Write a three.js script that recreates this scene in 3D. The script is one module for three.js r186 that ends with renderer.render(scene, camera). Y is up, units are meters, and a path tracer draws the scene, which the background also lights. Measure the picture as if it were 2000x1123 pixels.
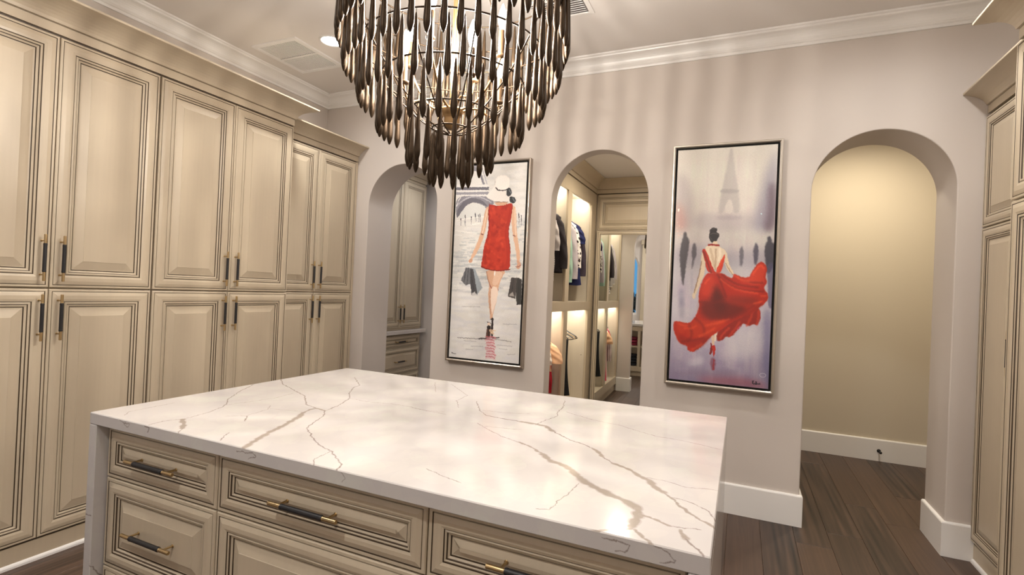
import * as THREE from 'three';
import { mergeGeometries } from 'three/addons/utils/BufferGeometryUtils.js';
import { RectAreaLightUniformsLib } from 'three/addons/lights/RectAreaLightUniformsLib.js';
import { Brush, Evaluator, SUBTRACTION } from 'three-bvh-csg';
import { createNoise2D } from 'simplex-noise';

// ---------------------------------------------------------------- camera, sky, exposure
const scene = new THREE.Scene();
const camera = new THREE.PerspectiveCamera(58.33, 2000 / 1123, 0.05, 60);
camera.rotation.order = 'YXZ';
camera.position.set(0, 1.4, 0);
camera.rotation.set(0.00574, 0.4188, 0.0438);
const renderer = new THREE.WebGLRenderer({ antialias: true });
renderer.toneMapping = THREE.LinearToneMapping;
renderer.toneMappingExposure = 1.07;
renderer.shadowMap.enabled = true;
RectAreaLightUniformsLib.init();
scene.background = new THREE.Color(0.10, 0.36, 0.68);      // blue dusk outside the arched window
const LIGHT = { can: 6.2, bulb: 1.4, strip: 32, hall: 13, closet: 7, niche: 2.6 };
const WARM = new THREE.Color(1.0, 0.92, 0.83), SOFT = new THREE.Color(1.0, 0.965, 0.93), AMBER = new THREE.Color(1.0, 0.87, 0.68), COOL = new THREE.Color(0.92, 0.94, 1.0);

// ---------------------------------------------------------------- helpers
function rng(seed) { return () => { seed = (seed + 0x6d2b79f5) | 0; let t = Math.imul(seed ^ (seed >>> 15), 1 | seed); t = (t + Math.imul(t ^ (t >>> 7), 61 | t)) ^ t; return ((t ^ (t >>> 14)) >>> 0) / 4294967296; }; }
const n2 = createNoise2D(rng(5)), n2b = createNoise2D(rng(9));
const used = {};
function numbered(name) { const k = used[name] = (used[name] ?? -1) + 1; return k ? name + '_' + String(k).padStart(3, '0') : name; }
function shadows(m) { m.castShadow = true; m.receiveShadow = true; return m; }
function mesh(name, geo, mat, parent = scene) {
  const m = shadows(new THREE.Mesh(geo, mat));
  m.name = parent === scene ? numbered(name) : name;
  parent.add(m);
  return m;
}
function tag(o, label, category, group) { o.userData.label = label; o.userData.category = category; if (group) o.userData.group = group; return o; }
function thing(name, label, category, pos = [0, 0, 0], turn = 0, group) {
  const o = new THREE.Group(); o.name = numbered(name); o.position.set(...pos); o.rotation.y = turn; scene.add(o);
  return tag(o, label, category, group);
}
function struct(name, geo, mat) { const m = mesh(name, geo, mat); m.userData.kind = 'structure'; return m; }
const lin = (r, g, b) => new THREE.Color().setRGB(r, g, b);

// triangle collector with per-face colour and uv in metres
class Tri {
  constructor() { this.p = []; this.n = []; this.c = []; this.u = []; }
  tri(a, b, c, col) {
    const ab = [b[0] - a[0], b[1] - a[1], b[2] - a[2]], ac = [c[0] - a[0], c[1] - a[1], c[2] - a[2]];
    const n = [ab[1] * ac[2] - ab[2] * ac[1], ab[2] * ac[0] - ab[0] * ac[2], ab[0] * ac[1] - ab[1] * ac[0]], l = Math.hypot(...n);
    if (l < 1e-12) return;
    n.forEach((x, i) => { n[i] = x / l; });
    const ax = Math.abs(n[0]), ay = Math.abs(n[1]), az = Math.abs(n[2]);
    for (const v of [a, b, c]) {
      this.p.push(...v); this.n.push(...n); this.c.push(...col);
      if (az >= ax && az >= ay) this.u.push(v[0], v[1]); else if (ax >= ay) this.u.push(v[2], v[1]); else this.u.push(v[0], v[2]);
    }
  }
  quad(a, b, c, d, col = [1, 1, 1]) { this.tri(a, b, c, col); this.tri(a, c, d, col); }
  box(x0, x1, y0, y1, z0, z1, col = [1, 1, 1], e = 0.0015) {     // box with small chamfers
    const X = [x0, x1], Y = [y0, y1], Z = [z0, z1];
    e = Math.min(e, (x1 - x0) / 4, (y1 - y0) / 4, (z1 - z0) / 4);
    const pt = (i, j, k, ax) => { const q = [X[i], Y[j], Z[k]], s = [i ? -e : e, j ? -e : e, k ? -e : e]; return q.map((v, m) => (m === ax ? v : v + s[m])); };
    const out = (a, b, c, d, nx, ny, nz) => {
      const u = [b[0] - a[0], b[1] - a[1], b[2] - a[2]], w = [c[0] - a[0], c[1] - a[1], c[2] - a[2]];
      const dt = (u[1] * w[2] - u[2] * w[1]) * nx + (u[2] * w[0] - u[0] * w[2]) * ny + (u[0] * w[1] - u[1] * w[0]) * nz;
      if (dt >= 0) this.quad(a, b, c, d, col); else this.quad(d, c, b, a, col);
    };
    for (const i of [0, 1]) out(pt(i, 0, 0, 0), pt(i, 1, 0, 0), pt(i, 1, 1, 0), pt(i, 0, 1, 0), i ? 1 : -1, 0, 0);
    for (const j of [0, 1]) out(pt(0, j, 0, 1), pt(1, j, 0, 1), pt(1, j, 1, 1), pt(0, j, 1, 1), 0, j ? 1 : -1, 0);
    for (const k of [0, 1]) out(pt(0, 0, k, 2), pt(1, 0, k, 2), pt(1, 1, k, 2), pt(0, 1, k, 2), 0, 0, k ? 1 : -1);
    for (const i of [0, 1]) for (const j of [0, 1]) out(pt(i, j, 0, 0), pt(i, j, 1, 0), pt(i, j, 1, 1), pt(i, j, 0, 1), i ? 1 : -1, j ? 1 : -1, 0);
    for (const i of [0, 1]) for (const k of [0, 1]) out(pt(i, 0, k, 0), pt(i, 1, k, 0), pt(i, 1, k, 2), pt(i, 0, k, 2), i ? 1 : -1, 0, k ? 1 : -1);
    for (const j of [0, 1]) for (const k of [0, 1]) out(pt(0, j, k, 1), pt(1, j, k, 1), pt(1, j, k, 2), pt(0, j, k, 2), 0, j ? 1 : -1, k ? 1 : -1);
    for (const i of [0, 1]) for (const j of [0, 1]) for (const k of [0, 1]) {
      const a = pt(i, j, k, 0), b = pt(i, j, k, 1), c = pt(i, j, k, 2);
      ((i + j + k) % 2 ? this.tri(a, b, c, col) : this.tri(c, b, a, col));
    }
    return this;
  }
  geo() {
    const g = new THREE.BufferGeometry();
    g.setAttribute('position', new THREE.Float32BufferAttribute(this.p, 3));
    g.setAttribute('normal', new THREE.Float32BufferAttribute(this.n, 3));
    g.setAttribute('color', new THREE.Float32BufferAttribute(this.c, 3));
    g.setAttribute('uv', new THREE.Float32BufferAttribute(this.u, 2));
    return g;
  }
}
const boxGeo = (x0, x1, y0, y1, z0, z1, col, e) => new Tri().box(x0, x1, y0, y1, z0, z1, col, e).geo();
// profile [[out, up, darkBandFollows?], ...] (closed polygon) swept along a path [[x, z], ...] with mitres
function sweep(profile, path, dark = [0.05, 0.03, 0.018], base = [1, 1, 1]) {
  const t = new Tri(), N = path.length, rings = [];
  for (let i = 0; i < N; i++) {
    const d0 = i ? [path[i][0] - path[i - 1][0], path[i][1] - path[i - 1][1]] : null, d1 = i < N - 1 ? [path[i + 1][0] - path[i][0], path[i + 1][1] - path[i][1]] : null;
    const o = (d) => { const l = Math.hypot(...d); return [-d[1] / l, d[0] / l]; };
    let m;
    if (d0 && d1) { const a = o(d0), b = o(d1), k = 1 + a[0] * b[0] + a[1] * b[1]; m = [(a[0] + b[0]) / k, (a[1] + b[1]) / k]; } else m = o(d0 ?? d1);
    rings.push(profile.map(([u, y]) => [path[i][0] + m[0] * u, y, path[i][1] + m[1] * u]));
  }
  for (let i = 0; i < N - 1; i++) for (let j = 0; j < profile.length; j++) {
    const k = (j + 1) % profile.length, c = profile[j][2] ? dark : base;
    t.quad(rings[i][j], rings[i + 1][j], rings[i + 1][k], rings[i][k], c);
  }
  const shape = THREE.ShapeUtils.triangulateShape(profile.map(([u, y]) => new THREE.Vector2(u, y)), []);
  for (const [a, b, c] of shape) { t.tri(rings[0][a], rings[0][b], rings[0][c], base); t.tri(rings[N - 1][c], rings[N - 1][b], rings[N - 1][a], base); }
  return t.geo();
}
// nested rectangles [inset, z, colour of the band that leads here]; fill closes the middle
function rings(w, h, list, fill, t = new Tri()) {
  for (let i = 0; i < list.length - 1; i++) {
    const [a, za] = list[i], [b, zb, col] = list[i + 1];
    const P = (s, z) => [[-w / 2 + s, -h / 2 + s, z], [w / 2 - s, -h / 2 + s, z], [w / 2 - s, h / 2 - s, z], [-w / 2 + s, h / 2 - s, z]];
    const A = P(a, za), B = P(b, zb);
    for (let k = 0; k < 4; k++) t.quad(A[k], A[(k + 1) % 4], B[(k + 1) % 4], B[k], col);
  }
  if (fill) { const [s, z] = list[list.length - 1]; t.quad([-w / 2 + s, -h / 2 + s, z], [w / 2 - s, -h / 2 + s, z], [w / 2 - s, h / 2 - s, z], [-w / 2 + s, h / 2 - s, z], fill); }
  return t;
}
function canvas(w, h, draw, srgb = true) {
  const c = document.createElement('canvas'); c.width = w; c.height = h;
  draw(c.getContext('2d'), w, h);
  const t = new THREE.CanvasTexture(c); if (srgb) t.colorSpace = THREE.SRGBColorSpace;
  t.anisotropy = 8;
  return t;
}
function data(w, h, f, srgb = true) {
  const d = new Uint8Array(w * h * 4);
  for (let y = 0; y < h; y++) for (let x = 0; x < w; x++) { const c = f(x / w, y / h), i = (y * w + x) * 4; d[i] = c[0]; d[i + 1] = c[1]; d[i + 2] = c[2]; d[i + 3] = 255; }
  const t = new THREE.DataTexture(d, w, h); t.magFilter = THREE.LinearFilter; t.minFilter = THREE.LinearMipmapLinearFilter; t.generateMipmaps = true; t.wrapS = t.wrapT = THREE.RepeatWrapping; if (srgb) t.colorSpace = THREE.SRGBColorSpace; t.needsUpdate = true;
  return t;
}
// noise that tiles: blends four shifted samples
function tiled(fn, u, v, fu, fv) {
  const a = u * fu, b = v * fv, k = (x, y) => fn(x, y);
  return k(a, b) * (1 - u) * (1 - v) + k(a - fu, b) * u * (1 - v) + k(a, b - fv) * (1 - u) * v + k(a - fu, b - fv) * u * v;
}

// ---------------------------------------------------------------- materials
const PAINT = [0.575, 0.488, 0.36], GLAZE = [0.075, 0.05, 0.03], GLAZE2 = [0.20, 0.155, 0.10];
const brushed = data(256, 256, (u, v) => { const s = tiled(n2, u, v, 34, 1.6) * 0.5 + tiled(n2b, u, v, 9, 5) * 0.5, q = 246 + s * 4; return [q, q - 1, q - 2]; });
brushed.repeat.set(1.3, 0.7);
const M = {
  paint: new THREE.MeshPhysicalMaterial({ vertexColors: true, map: brushed, roughness: 0.42, clearcoat: 0.25, clearcoatRoughness: 0.3 }),
  wall: new THREE.MeshStandardMaterial({ color: lin(0.59, 0.533, 0.485), roughness: 0.75 }),
  hallWall: new THREE.MeshStandardMaterial({ color: lin(0.60, 0.53, 0.41), roughness: 0.75 }),
  ceiling: new THREE.MeshStandardMaterial({ color: lin(0.74, 0.70, 0.665), roughness: 0.85 }),
  trim: new THREE.MeshPhysicalMaterial({ color: lin(0.82, 0.80, 0.775), vertexColors: true, roughness: 0.35, clearcoat: 0.2, clearcoatRoughness: 0.3 }),
  brass: new THREE.MeshStandardMaterial({ color: lin(0.52, 0.38, 0.20), metalness: 1, roughness: 0.3 }),
  leather: new THREE.MeshStandardMaterial({ color: lin(0.012, 0.011, 0.012), roughness: 0.45 }),
  bronze: new THREE.MeshStandardMaterial({ color: lin(0.042, 0.026, 0.014), metalness: 0.76, roughness: 0.4 }),
  gold: new THREE.MeshStandardMaterial({ color: lin(0.30, 0.19, 0.09), metalness: 0.9, roughness: 0.35 }),
  sleeve: new THREE.MeshStandardMaterial({ color: lin(0.11, 0.065, 0.032), metalness: 0.5, roughness: 0.45 }),
  bulb: new THREE.MeshStandardMaterial({ color: lin(1, 1, 1), emissive: WARM, emissiveIntensity: 9, roughness: 0.3 }),
  lens: new THREE.MeshStandardMaterial({ color: lin(1, 1, 1), emissive: lin(1, 0.96, 0.93), emissiveIntensity: 20, roughness: 0.5 }),
  strip: new THREE.MeshStandardMaterial({ color: lin(1, 1, 1), emissive: lin(1, 0.92, 0.78), emissiveIntensity: 4, roughness: 0.5 }),
  white: new THREE.MeshStandardMaterial({ color: lin(0.74, 0.71, 0.68), roughness: 0.5 }),
  shelf: new THREE.MeshPhysicalMaterial({ vertexColors: true, map: brushed, roughness: 0.5 }),
  silver: new THREE.MeshStandardMaterial({ color: lin(0.62, 0.57, 0.50), metalness: 0.9, roughness: 0.33 }),
  pewter: new THREE.MeshStandardMaterial({ color: lin(0.46, 0.40, 0.34), metalness: 0.9, roughness: 0.35 }),
  black: new THREE.MeshStandardMaterial({ color: lin(0.008, 0.007, 0.007), roughness: 0.6 }),
  mirror: new THREE.MeshStandardMaterial({ color: lin(0.86, 0.88, 0.87), metalness: 1, roughness: 0.015 }),
  glass: new THREE.MeshPhysicalMaterial({ color: lin(1, 1, 1), transmission: 1, thickness: 0, roughness: 0.02 }),
  chrome: new THREE.MeshStandardMaterial({ color: lin(0.55, 0.55, 0.55), metalness: 1, roughness: 0.25 }),
  plastic: new THREE.MeshStandardMaterial({ color: lin(0.012, 0.012, 0.013), roughness: 0.4 }),
  wood: new THREE.MeshStandardMaterial({ color: lin(0.45, 0.33, 0.2), roughness: 0.5 }),
  leaf: new THREE.MeshStandardMaterial({ color: lin(0.02, 0.035, 0.03), roughness: 0.8 }),
};

// ---------------------------------------------------------------- the shell
const ZC_ = -3.835, ZF = -3.715, ZB = -4.065, CEIL = 3.14, XL = -3.64, XR = 1.68, ZN = 1.1, ARCH = 0.363, SPRING = 2.103;
const archX = [-2.747, -0.991, 0.743];
function archPath(cx, y0 = 0) {
  const h = new THREE.Path(); h.moveTo(cx - ARCH, y0); h.lineTo(cx - ARCH, SPRING); h.absarc(cx, SPRING, ARCH, Math.PI, 0, true); h.lineTo(cx + ARCH, y0); h.closePath();
  return h;
}
{ // far wall with its three arches: openings run to the floor, so the outline walks round them
  const s = new THREE.Shape(); s.moveTo(-4.05, 0);
  for (const cx of archX) { s.lineTo(cx - ARCH, 0); s.lineTo(cx - ARCH, SPRING); s.absarc(cx, SPRING, ARCH, Math.PI, 0, true); s.lineTo(cx + ARCH, 0); }
  s.lineTo(2.6, 0); s.lineTo(2.6, CEIL); s.lineTo(-4.05, CEIL); s.closePath();
  const g = new THREE.ExtrudeGeometry(s, { depth: ZF - ZB - 0.012, bevelEnabled: true, bevelThickness: 0.006, bevelSize: 0.006, bevelOffset: -0.006, bevelSegments: 3, curveSegments: 48 });
  g.translate(0, 0, ZB + 0.006);
  const cut = new Brush(new THREE.BoxGeometry(1.93, CEIL - 0.1, 1).translate(-1.33, (CEIL - 0.1) / 2 - 0.01, ZC_ - 0.5)), body = new Brush(g);   // the wall is thinner behind the closet
  body.updateMatrixWorld(); cut.updateMatrixWorld();
  const ev = new Evaluator(); ev.useGroups = false;
  struct('wall_far', ev.evaluate(body, cut, SUBTRACTION).geometry, M.wall);
}
struct('wall_left', boxGeo(XL - 0.12, XL, 0, CEIL, ZF, ZN + 0.12), M.wall);
struct('wall_right', boxGeo(XR, XR + 0.12, 0, CEIL, ZF, ZN + 0.12), M.wall);
{ // wall behind the camera with the arched window that the closet mirror sees
  const s = new THREE.Shape(); s.moveTo(XL, 0); s.lineTo(XR, 0); s.lineTo(XR, CEIL); s.lineTo(XL, CEIL); s.closePath();
  s.holes.push(archPath(-2.28, 0.95));
  const g = new THREE.ExtrudeGeometry(s, { depth: 0.16, bevelEnabled: false, curveSegments: 40 }); g.translate(0, 0, ZN);
  struct('wall_near', g, M.wall);
  const f = new THREE.Shape(archPath(-2.28, 0.95).getPoints(40)), inner = new THREE.Path(); const r = ARCH - 0.045;
  inner.moveTo(-2.28 - r, 0.995); inner.lineTo(-2.28 - r, SPRING); inner.absarc(-2.28, SPRING, r, Math.PI, 0, true); inner.lineTo(-2.28 + r, 0.995); inner.closePath();
  f.holes.push(inner);
  const fg = new THREE.ExtrudeGeometry(f, { depth: 0.05, bevelEnabled: false }); fg.translate(0, 0, ZN + 0.06);
  const win = struct('window_1', fg, M.white);
  const pg = new THREE.ShapeGeometry(new THREE.Shape(inner.getPoints(40))); pg.translate(0, 0, ZN + 0.085);
  mesh('pane', pg, M.glass, win);
}
struct('ceiling', boxGeo(XL - 0.12, XR + 0.12, CEIL, CEIL + 0.12, ZF, ZN + 0.2), M.ceiling);
// closet (middle arch), hall (right arch), small dressing room (left arch)
const SX = -1.54, SB = -2.11, CC = 2.695, CD = 2.735, CH = 3.05, ZM = -5.74;
struct('ceiling_closet', boxGeo(-2.3, -0.36, CC, CC + 0.1, ZM - 0.1, ZC_), M.ceiling);
struct('wall_closet_back', boxGeo(-2.3, -0.3, 0, CC, ZM - 0.12, ZM - 0.025), M.wall);
struct('wall_closet_left', boxGeo(-2.3, -2.115, 0, CC, ZM, ZC_), M.wall);
struct('wall_closet_right', boxGeo(-0.42, -0.35, 0, CH, ZM, ZC_), M.wall);
struct('ceiling_hall', boxGeo(-0.35, 2.6, CH, CH + 0.1, -5.8, ZB), M.hallWall);
struct('wall_hall_back', boxGeo(-0.35, 2.6, 0, CH, -5.78, -5.66), M.hallWall);
struct('wall_hall_right', boxGeo(2.5, 2.6, 0, CH, -5.66, ZB), M.hallWall);
struct('ceiling_dressing', boxGeo(-4.05, -2.3, CD, CD + 0.1, -5.25, ZB), M.wall);
struct('wall_dressing_back', boxGeo(-4.05, -2.3, 0, CD, -5.25, -5.12), M.wall);
struct('wall_dressing_left', boxGeo(-4.05, -3.95, 0, CD, -5.12, ZB), M.wall);

{ // oak floor: every plank a piece of its own, laid front to back
  const tex = [];
  for (let k = 0; k < 6; k++) tex.push(data(128, 1024, (u, v) => {
    const r = tiled(n2, u, v, 14, 3 + k * 0.3) * 0.5 + tiled(n2b, u, v, 44, 5) * 0.35 + tiled(n2, u + k, v, 5, 1.6) * 0.5, kn = Math.sin((u * 5 + tiled(n2b, u, v, 1.4, 1.2) * 1.8 + k) * 9) * 0.16;
    const s = 1 + 0.12 * r + kn * 0.28, b = [[70, 53, 42], [76, 58, 46], [65, 50, 40], [81, 63, 51], [72, 54, 43], [62, 48, 39]][k];
    return b.map((c) => Math.max(0, Math.min(255, c * s)));
  }));
  const mats = tex.map((t) => new THREE.MeshPhysicalMaterial({ map: t, roughness: 0.42, bumpMap: t, bumpScale: 0.0004 }));
  const fl = struct('floor', boxGeo(-4.05, 2.6, -0.12, -0.012, -6.0, ZN + 0.2), new THREE.MeshStandardMaterial({ color: lin(0.02, 0.015, 0.01), roughness: 0.9 }));
  const R = rng(31), W = 0.187;
  for (let row = 0, x = -3.955; x < 2.6; row++, x += W) {
    let z = ZN + 0.1 + R() * 0.9;
    while (z > -5.95) {
      const L = 1.5 + R() * 0.6, z0 = Math.max(z - L, -5.95), z1 = Math.min(z, ZN);
      z -= L;
      if (z1 - z0 < 0.05) continue;
      const t = new Tri(), e = 0.0022, x1 = x + W, y = 0, d = -0.012, gy = -0.0025;
      t.quad([x + e, y, z1 - e], [x1 - e, y, z1 - e], [x1 - e, y, z0 + e], [x + e, y, z0 + e]);
      t.quad([x, gy, z1], [x1, gy, z1], [x1 - e, y, z1 - e], [x + e, y, z1 - e]); t.quad([x + e, y, z0 + e], [x1 - e, y, z0 + e], [x1, gy, z0], [x, gy, z0]);
      t.quad([x, gy, z0], [x, gy, z1], [x + e, y, z1 - e], [x + e, y, z0 + e]); t.quad([x1 - e, y, z0 + e], [x1 - e, y, z1 - e], [x1, gy, z1], [x1, gy, z0]);
      const q = [[x + 0.0003, x1 - 0.0003], [z0 + 0.0003, z1 - 0.0003]];
      t.quad([q[0][0], d, q[1][1]], [q[0][1], d, q[1][1]], [q[0][1], gy, q[1][1]], [q[0][0], gy, q[1][1]]);
      t.quad([q[0][0], d, q[1][0]], [q[0][0], d, q[1][1]], [q[0][0], gy, q[1][1]], [q[0][0], gy, q[1][0]]);
      t.quad([q[0][1], d, q[1][1]], [q[0][1], d, q[1][0]], [q[0][1], gy, q[1][0]], [q[0][1], gy, q[1][1]]);
      const g = t.geo(), uv = g.attributes.uv, o = R(), o2 = R();
      for (let i = 0; i < uv.count; i++) uv.setXY(i, (uv.getX(i) - x) / W * 0.96 + o2, uv.getY(i) / 2.2 + o);
      mesh('plank', g, mats[Math.floor(R() * 6)], fl);
    }
  }
}
{ // crown moulding of the main room
  const b = 3.035, c = CEIL, pr = [[-0.01, b], [0.012, b], [0.014, b + 0.006], [0.014, b + 0.016], [0.022, b + 0.02], [0.026, b + 0.026]];
  for (let k = 0; k <= 6; k++) { const a = k / 6 * Math.PI / 2; pr.push([0.03 + 0.052 * (1 - Math.cos(a)), b + 0.03 + 0.05 * Math.sin(a)]); }
  pr.push([0.09, b + 0.083], [0.093, b + 0.09], [0.104, b + 0.094], [0.106, c - 0.001], [-0.01, c - 0.001]);
  struct('trim_1', sweep(pr, [[XL, ZN], [XL, ZF], [XR, ZF], [XR, ZN]]), M.trim);
  struct('trim_2', sweep(pr, [[XR, ZN], [XL, ZN]]), M.trim);
}
{ // baseboards, wrapping into the arch reveals
  const pr = [[-0.004, 0.001], [0.018, 0.001], [0.018, 0.186], [0.0165, 0.191], [0.013, 0.1955], [0.008, 0.197], [-0.004, 0.197]];
  const A = archX, r = ARCH, seg = [[[-3.25, ZF], [A[0] - r, ZF], [A[0] - r, ZB]], [[A[0] + r, ZB], [A[0] + r, ZF], [A[1] - r, ZF], [A[1] - r, ZC_], [SX + 0.001, ZC_]],
    [[-0.42, ZC_], [A[1] + r, ZC_], [A[1] + r, ZF], [A[2] - r, ZF], [A[2] - r, ZB]], [[A[2] + r, ZB], [A[2] + r, ZF], [1.235, ZF]]];
  seg.forEach((p, i) => struct('baseboard_far_' + (i + 1), sweep(pr, p), M.trim));
  struct('baseboard_hall', sweep(pr, [[-0.28, -5.66], [2.5, -5.66], [2.5, ZB]]), M.trim);
  struct('baseboard_dressing', sweep(pr, [[-3.36, -5.12], [-2.31, -5.12]]), M.trim);
  struct('baseboard_near', sweep(pr, [[XR, ZN], [XL, ZN]]), M.trim);
}

// ---------------------------------------------------------------- cabinet making
const D1 = GLAZE, P0 = PAINT;
function doorRings(k = 1, th = 0.021) {       // k squeezes the mouldings for shallow drawer fronts
  return [[0, 0.001], [0, th - 0.003, P0], [0.003, th, P0], [0.011, th, P0], [0.0124, th - 0.003, D1], [0.0136, th - 0.003, D1], [0.0146, th - 0.0005, P0], [0.02, th + 0.001, P0], [0.02 + 0.012 * k, th + 0.0035, P0],
    [0.02 + 0.03 * k, th + 0.0035, P0], [0.02 + 0.041 * k, th + 0.001, P0], [0.02 + 0.0426 * k, th - 0.003, D1], [0.02 + 0.0438 * k, th - 0.003, D1], [0.02 + 0.0456 * k, th - 0.0005, P0], [0.02 + 0.05 * k, th + 0.0005, P0],
    [0.02 + 0.054 * k, th - 0.001, P0], [0.02 + 0.0555 * k, th - 0.005, D1], [0.02 + 0.057 * k, th - 0.0055, D1], [0.02 + 0.059 * k, th - 0.005, P0], [0.02 + 0.066 * k, th - 0.008, P0], [0.02 + 0.0672 * k, th - 0.012, D1], [0.02 + 0.0695 * k, th - 0.012, D1]];
}
function panelRings(k = 1, th = 0.021, s = 0.0895) {
  const i = 0.02 + 0.0695 * k, b = s * 0.42 * k;
  return [[i, th - 0.012], [i + 0.001, th - 0.0095, P0], [i + 0.006 * k, th - 0.0095, P0], [i + 0.006 * k + b, th - 0.001, P0], [i + 0.007 * k + b, th + 0.0006, P0]];
}
const handleGeo = {};
function handleGeometry(L) {                  // two brass ends, two posts, a stitched black leather grip
  if (handleGeo[L]) return handleGeo[L];
  const cyl = (r, y0, y1, seg = 14) => { const g = new THREE.LatheGeometry([[0, y0], [r - 0.0012, y0], [r, y0 + 0.0012], [r, y1 - 0.0012], [r - 0.0012, y1], [0, y1]].map(([a, b]) => new THREE.Vector2(a, b)), seg); return g; };
  const z = 0.036, gl = L * 0.31, brass = [], dark = [];
  for (const s of [-1, 1]) {
    brass.push(cyl(0.0062, Math.min(s * L / 2, s * gl), Math.max(s * L / 2, s * gl)).translate(0, 0, z));
    brass.push(cyl(0.0066, s * (gl + 0.001) - 0.002, s * (gl + 0.001) + 0.002).translate(0, 0, z));
    brass.push(cyl(0.0036, 0, z).rotateX(Math.PI / 2).translate(0, s * (gl + 0.012), 0));
    brass.push(cyl(0.0058, 0, 0.003).rotateX(Math.PI / 2).translate(0, s * (gl + 0.012), 0));
    dark.push(cyl(0.0083, s * (gl - 0.006) - 0.0035, s * (gl - 0.006) + 0.0035).translate(0, 0, z));
  }
  dark.push(cyl(0.0078, -gl, gl, 18).translate(0, 0, z));
  return (handleGeo[L] = mergeGeometries([mergeGeometries(brass), mergeGeometries(dark)], true));
}
function handle(parent, x, y, z, L, across) {
  const h = mesh('handle', handleGeometry(L), [M.brass, M.leather], parent);
  h.position.set(x, y, z); if (across) h.rotation.z = Math.PI / 2;
  h.userData.label = 'brass bar handle with a black leather grip';
  return h;
}
const frontCache = {};
function front(parent, name, x0, x1, y0, y1, k, hnd, zf = 0) {   // a raised-panel door or drawer front at the unit's face
  const w = x1 - x0, h = y1 - y0, key = [w.toFixed(4), h.toFixed(4), k].join();
  const g = frontCache[key] ??= [rings(w, h, doorRings(k)).geo(), rings(w, h, panelRings(k), P0).geo()];
  const d = mesh(name, g[0], M.paint, parent); d.position.set((x0 + x1) / 2, (y0 + y1) / 2, zf);
  mesh('raised_panel', g[1], M.paint, d);
  if (hnd) handle(d, hnd[0] - (x0 + x1) / 2, hnd[1] - (y0 + y1) / 2, hnd[4] ?? 0.0225, hnd[2], hnd[3]);
  return d;
}
// deep coved cornice over the cabinets
function cornice(y, tip, rise) {
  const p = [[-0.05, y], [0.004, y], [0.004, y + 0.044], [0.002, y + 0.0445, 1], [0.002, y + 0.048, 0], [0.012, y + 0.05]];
  for (let k = 1; k <= 8; k++) { const a = k / 8 * Math.PI / 2; p.push([0.012 + (tip - 0.02) * (1 - Math.cos(a)) * 0.75 + (tip - 0.02) * 0.25 * k / 8, y + 0.05 + (rise - 0.062) * (0.55 * Math.sin(a) + 0.45 * k / 8)]); }
  p.push([tip - 0.002, y + rise - 0.011], [tip, y + rise - 0.009], [tip, y + rise], [-0.05, y + rise]);
  return p;
}
const paintBase = PAINT;
function wardrobe(name, label, x, turn, za, zb, depth, top, gap, doors, low = 0.112) {
  // local: width along x from 0 (local origin at the unit's middle), face at z = 0
  const t = thing(name, label, 'wardrobe', [x, 0, (za + zb) / 2], turn), w = Math.abs(zb - za) / 2 - 0.0015;
  const c = new Tri(); c.box(-w, w, 0.1, top + 0.012, -depth, -0.001, P0.map((v) => v * 0.999));
  mesh('carcass', c.geo(), M.paint, t);
  mesh('plinth', boxGeo(-w, w, 0.001, 0.1, -depth, 0.008, P0), M.paint, t);
  for (const [a, b] of [[top + 0.0005, top + 0.0135], [0.101, low - 0.0005]]) mesh('painted_shadow_gap', boxGeo(-w, w, a, b, -0.002, 0.004, GLAZE, 0.0005), M.paint, t);  // dark strips paint in the shade of the gaps above and below the doors
  for (const d of doors) front(t, 'door', d[0], d[1], d[2], d[3], 1, d[4]);
  return t;
}
// tall units on the left: local x runs to the far end (turned to face +x)
const TURN_L = Math.PI / 2, TURN_R = -Math.PI / 2;
function pair(z0, zm, z1, zc, top, gap, low, L, flip = 1) {
  const X = (z) => (zc - z) * flip, g = 0.002, out = [];
  for (const [a, b, s] of [[z0, zm, 1], [zm, z1, 0]]) {
    const x0 = X(a) + g, x1 = X(b) - g, hx = s ? x1 - 0.036 : x0 + 0.036;
    out.push([x0, x1, gap + 0.004, top, [hx, gap + 0.145, L, 0]], [x0, x1, low, gap - 0.004, [hx, gap - 0.14, L, 0]]);
  }
  return out;
}
wardrobe('wardrobe_cabinet', 'tall cream wardrobe with wide glazed doors at the near end of the cabinet wall', -3.071, TURN_L, -0.885, -1.836, 0.565, 2.528, 1.3135, pair(-0.89, -1.363, -1.834, -1.3605, 2.528, 1.3135, 0.112, 0.222));
wardrobe('wardrobe_cabinet', 'tall cream wardrobe between the nearest wardrobe and the shallower corner one, behind the white counter', -3.071, TURN_L, -1.838, -2.792, 0.565, 2.528, 1.3135, pair(-1.84, -2.311, -2.788, -2.315, 2.528, 1.3135, 0.112, 0.222));
{ const t = wardrobe('wardrobe_cabinet', 'shallower set-back cream wardrobe in the far corner beside the arch with drawers', -3.256, TURN_L, -2.794, -3.712, 0.38, 2.498, 1.3135, pair(-2.8, -3.232, -3.684, -3.253, 2.498, 1.3135, 0.112, 0.222));
  mesh('filler_strip', boxGeo(0.433, 0.4575, 0.1, 2.51, -0.03, 0.012, P0), M.paint, t); }
{ const c1 = cornice(2.542, 0.125, 0.145), c2 = cornice(2.512, 0.118, 0.128);
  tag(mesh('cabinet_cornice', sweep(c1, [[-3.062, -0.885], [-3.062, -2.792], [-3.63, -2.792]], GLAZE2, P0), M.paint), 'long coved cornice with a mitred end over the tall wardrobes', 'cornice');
  tag(mesh('cabinet_cornice', sweep(c2, [[-3.247, -2.794], [-3.247, -3.712]], GLAZE2, P0), M.paint), 'lower coved cornice over the shallow wardrobe in the far corner', 'cornice'); }
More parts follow.
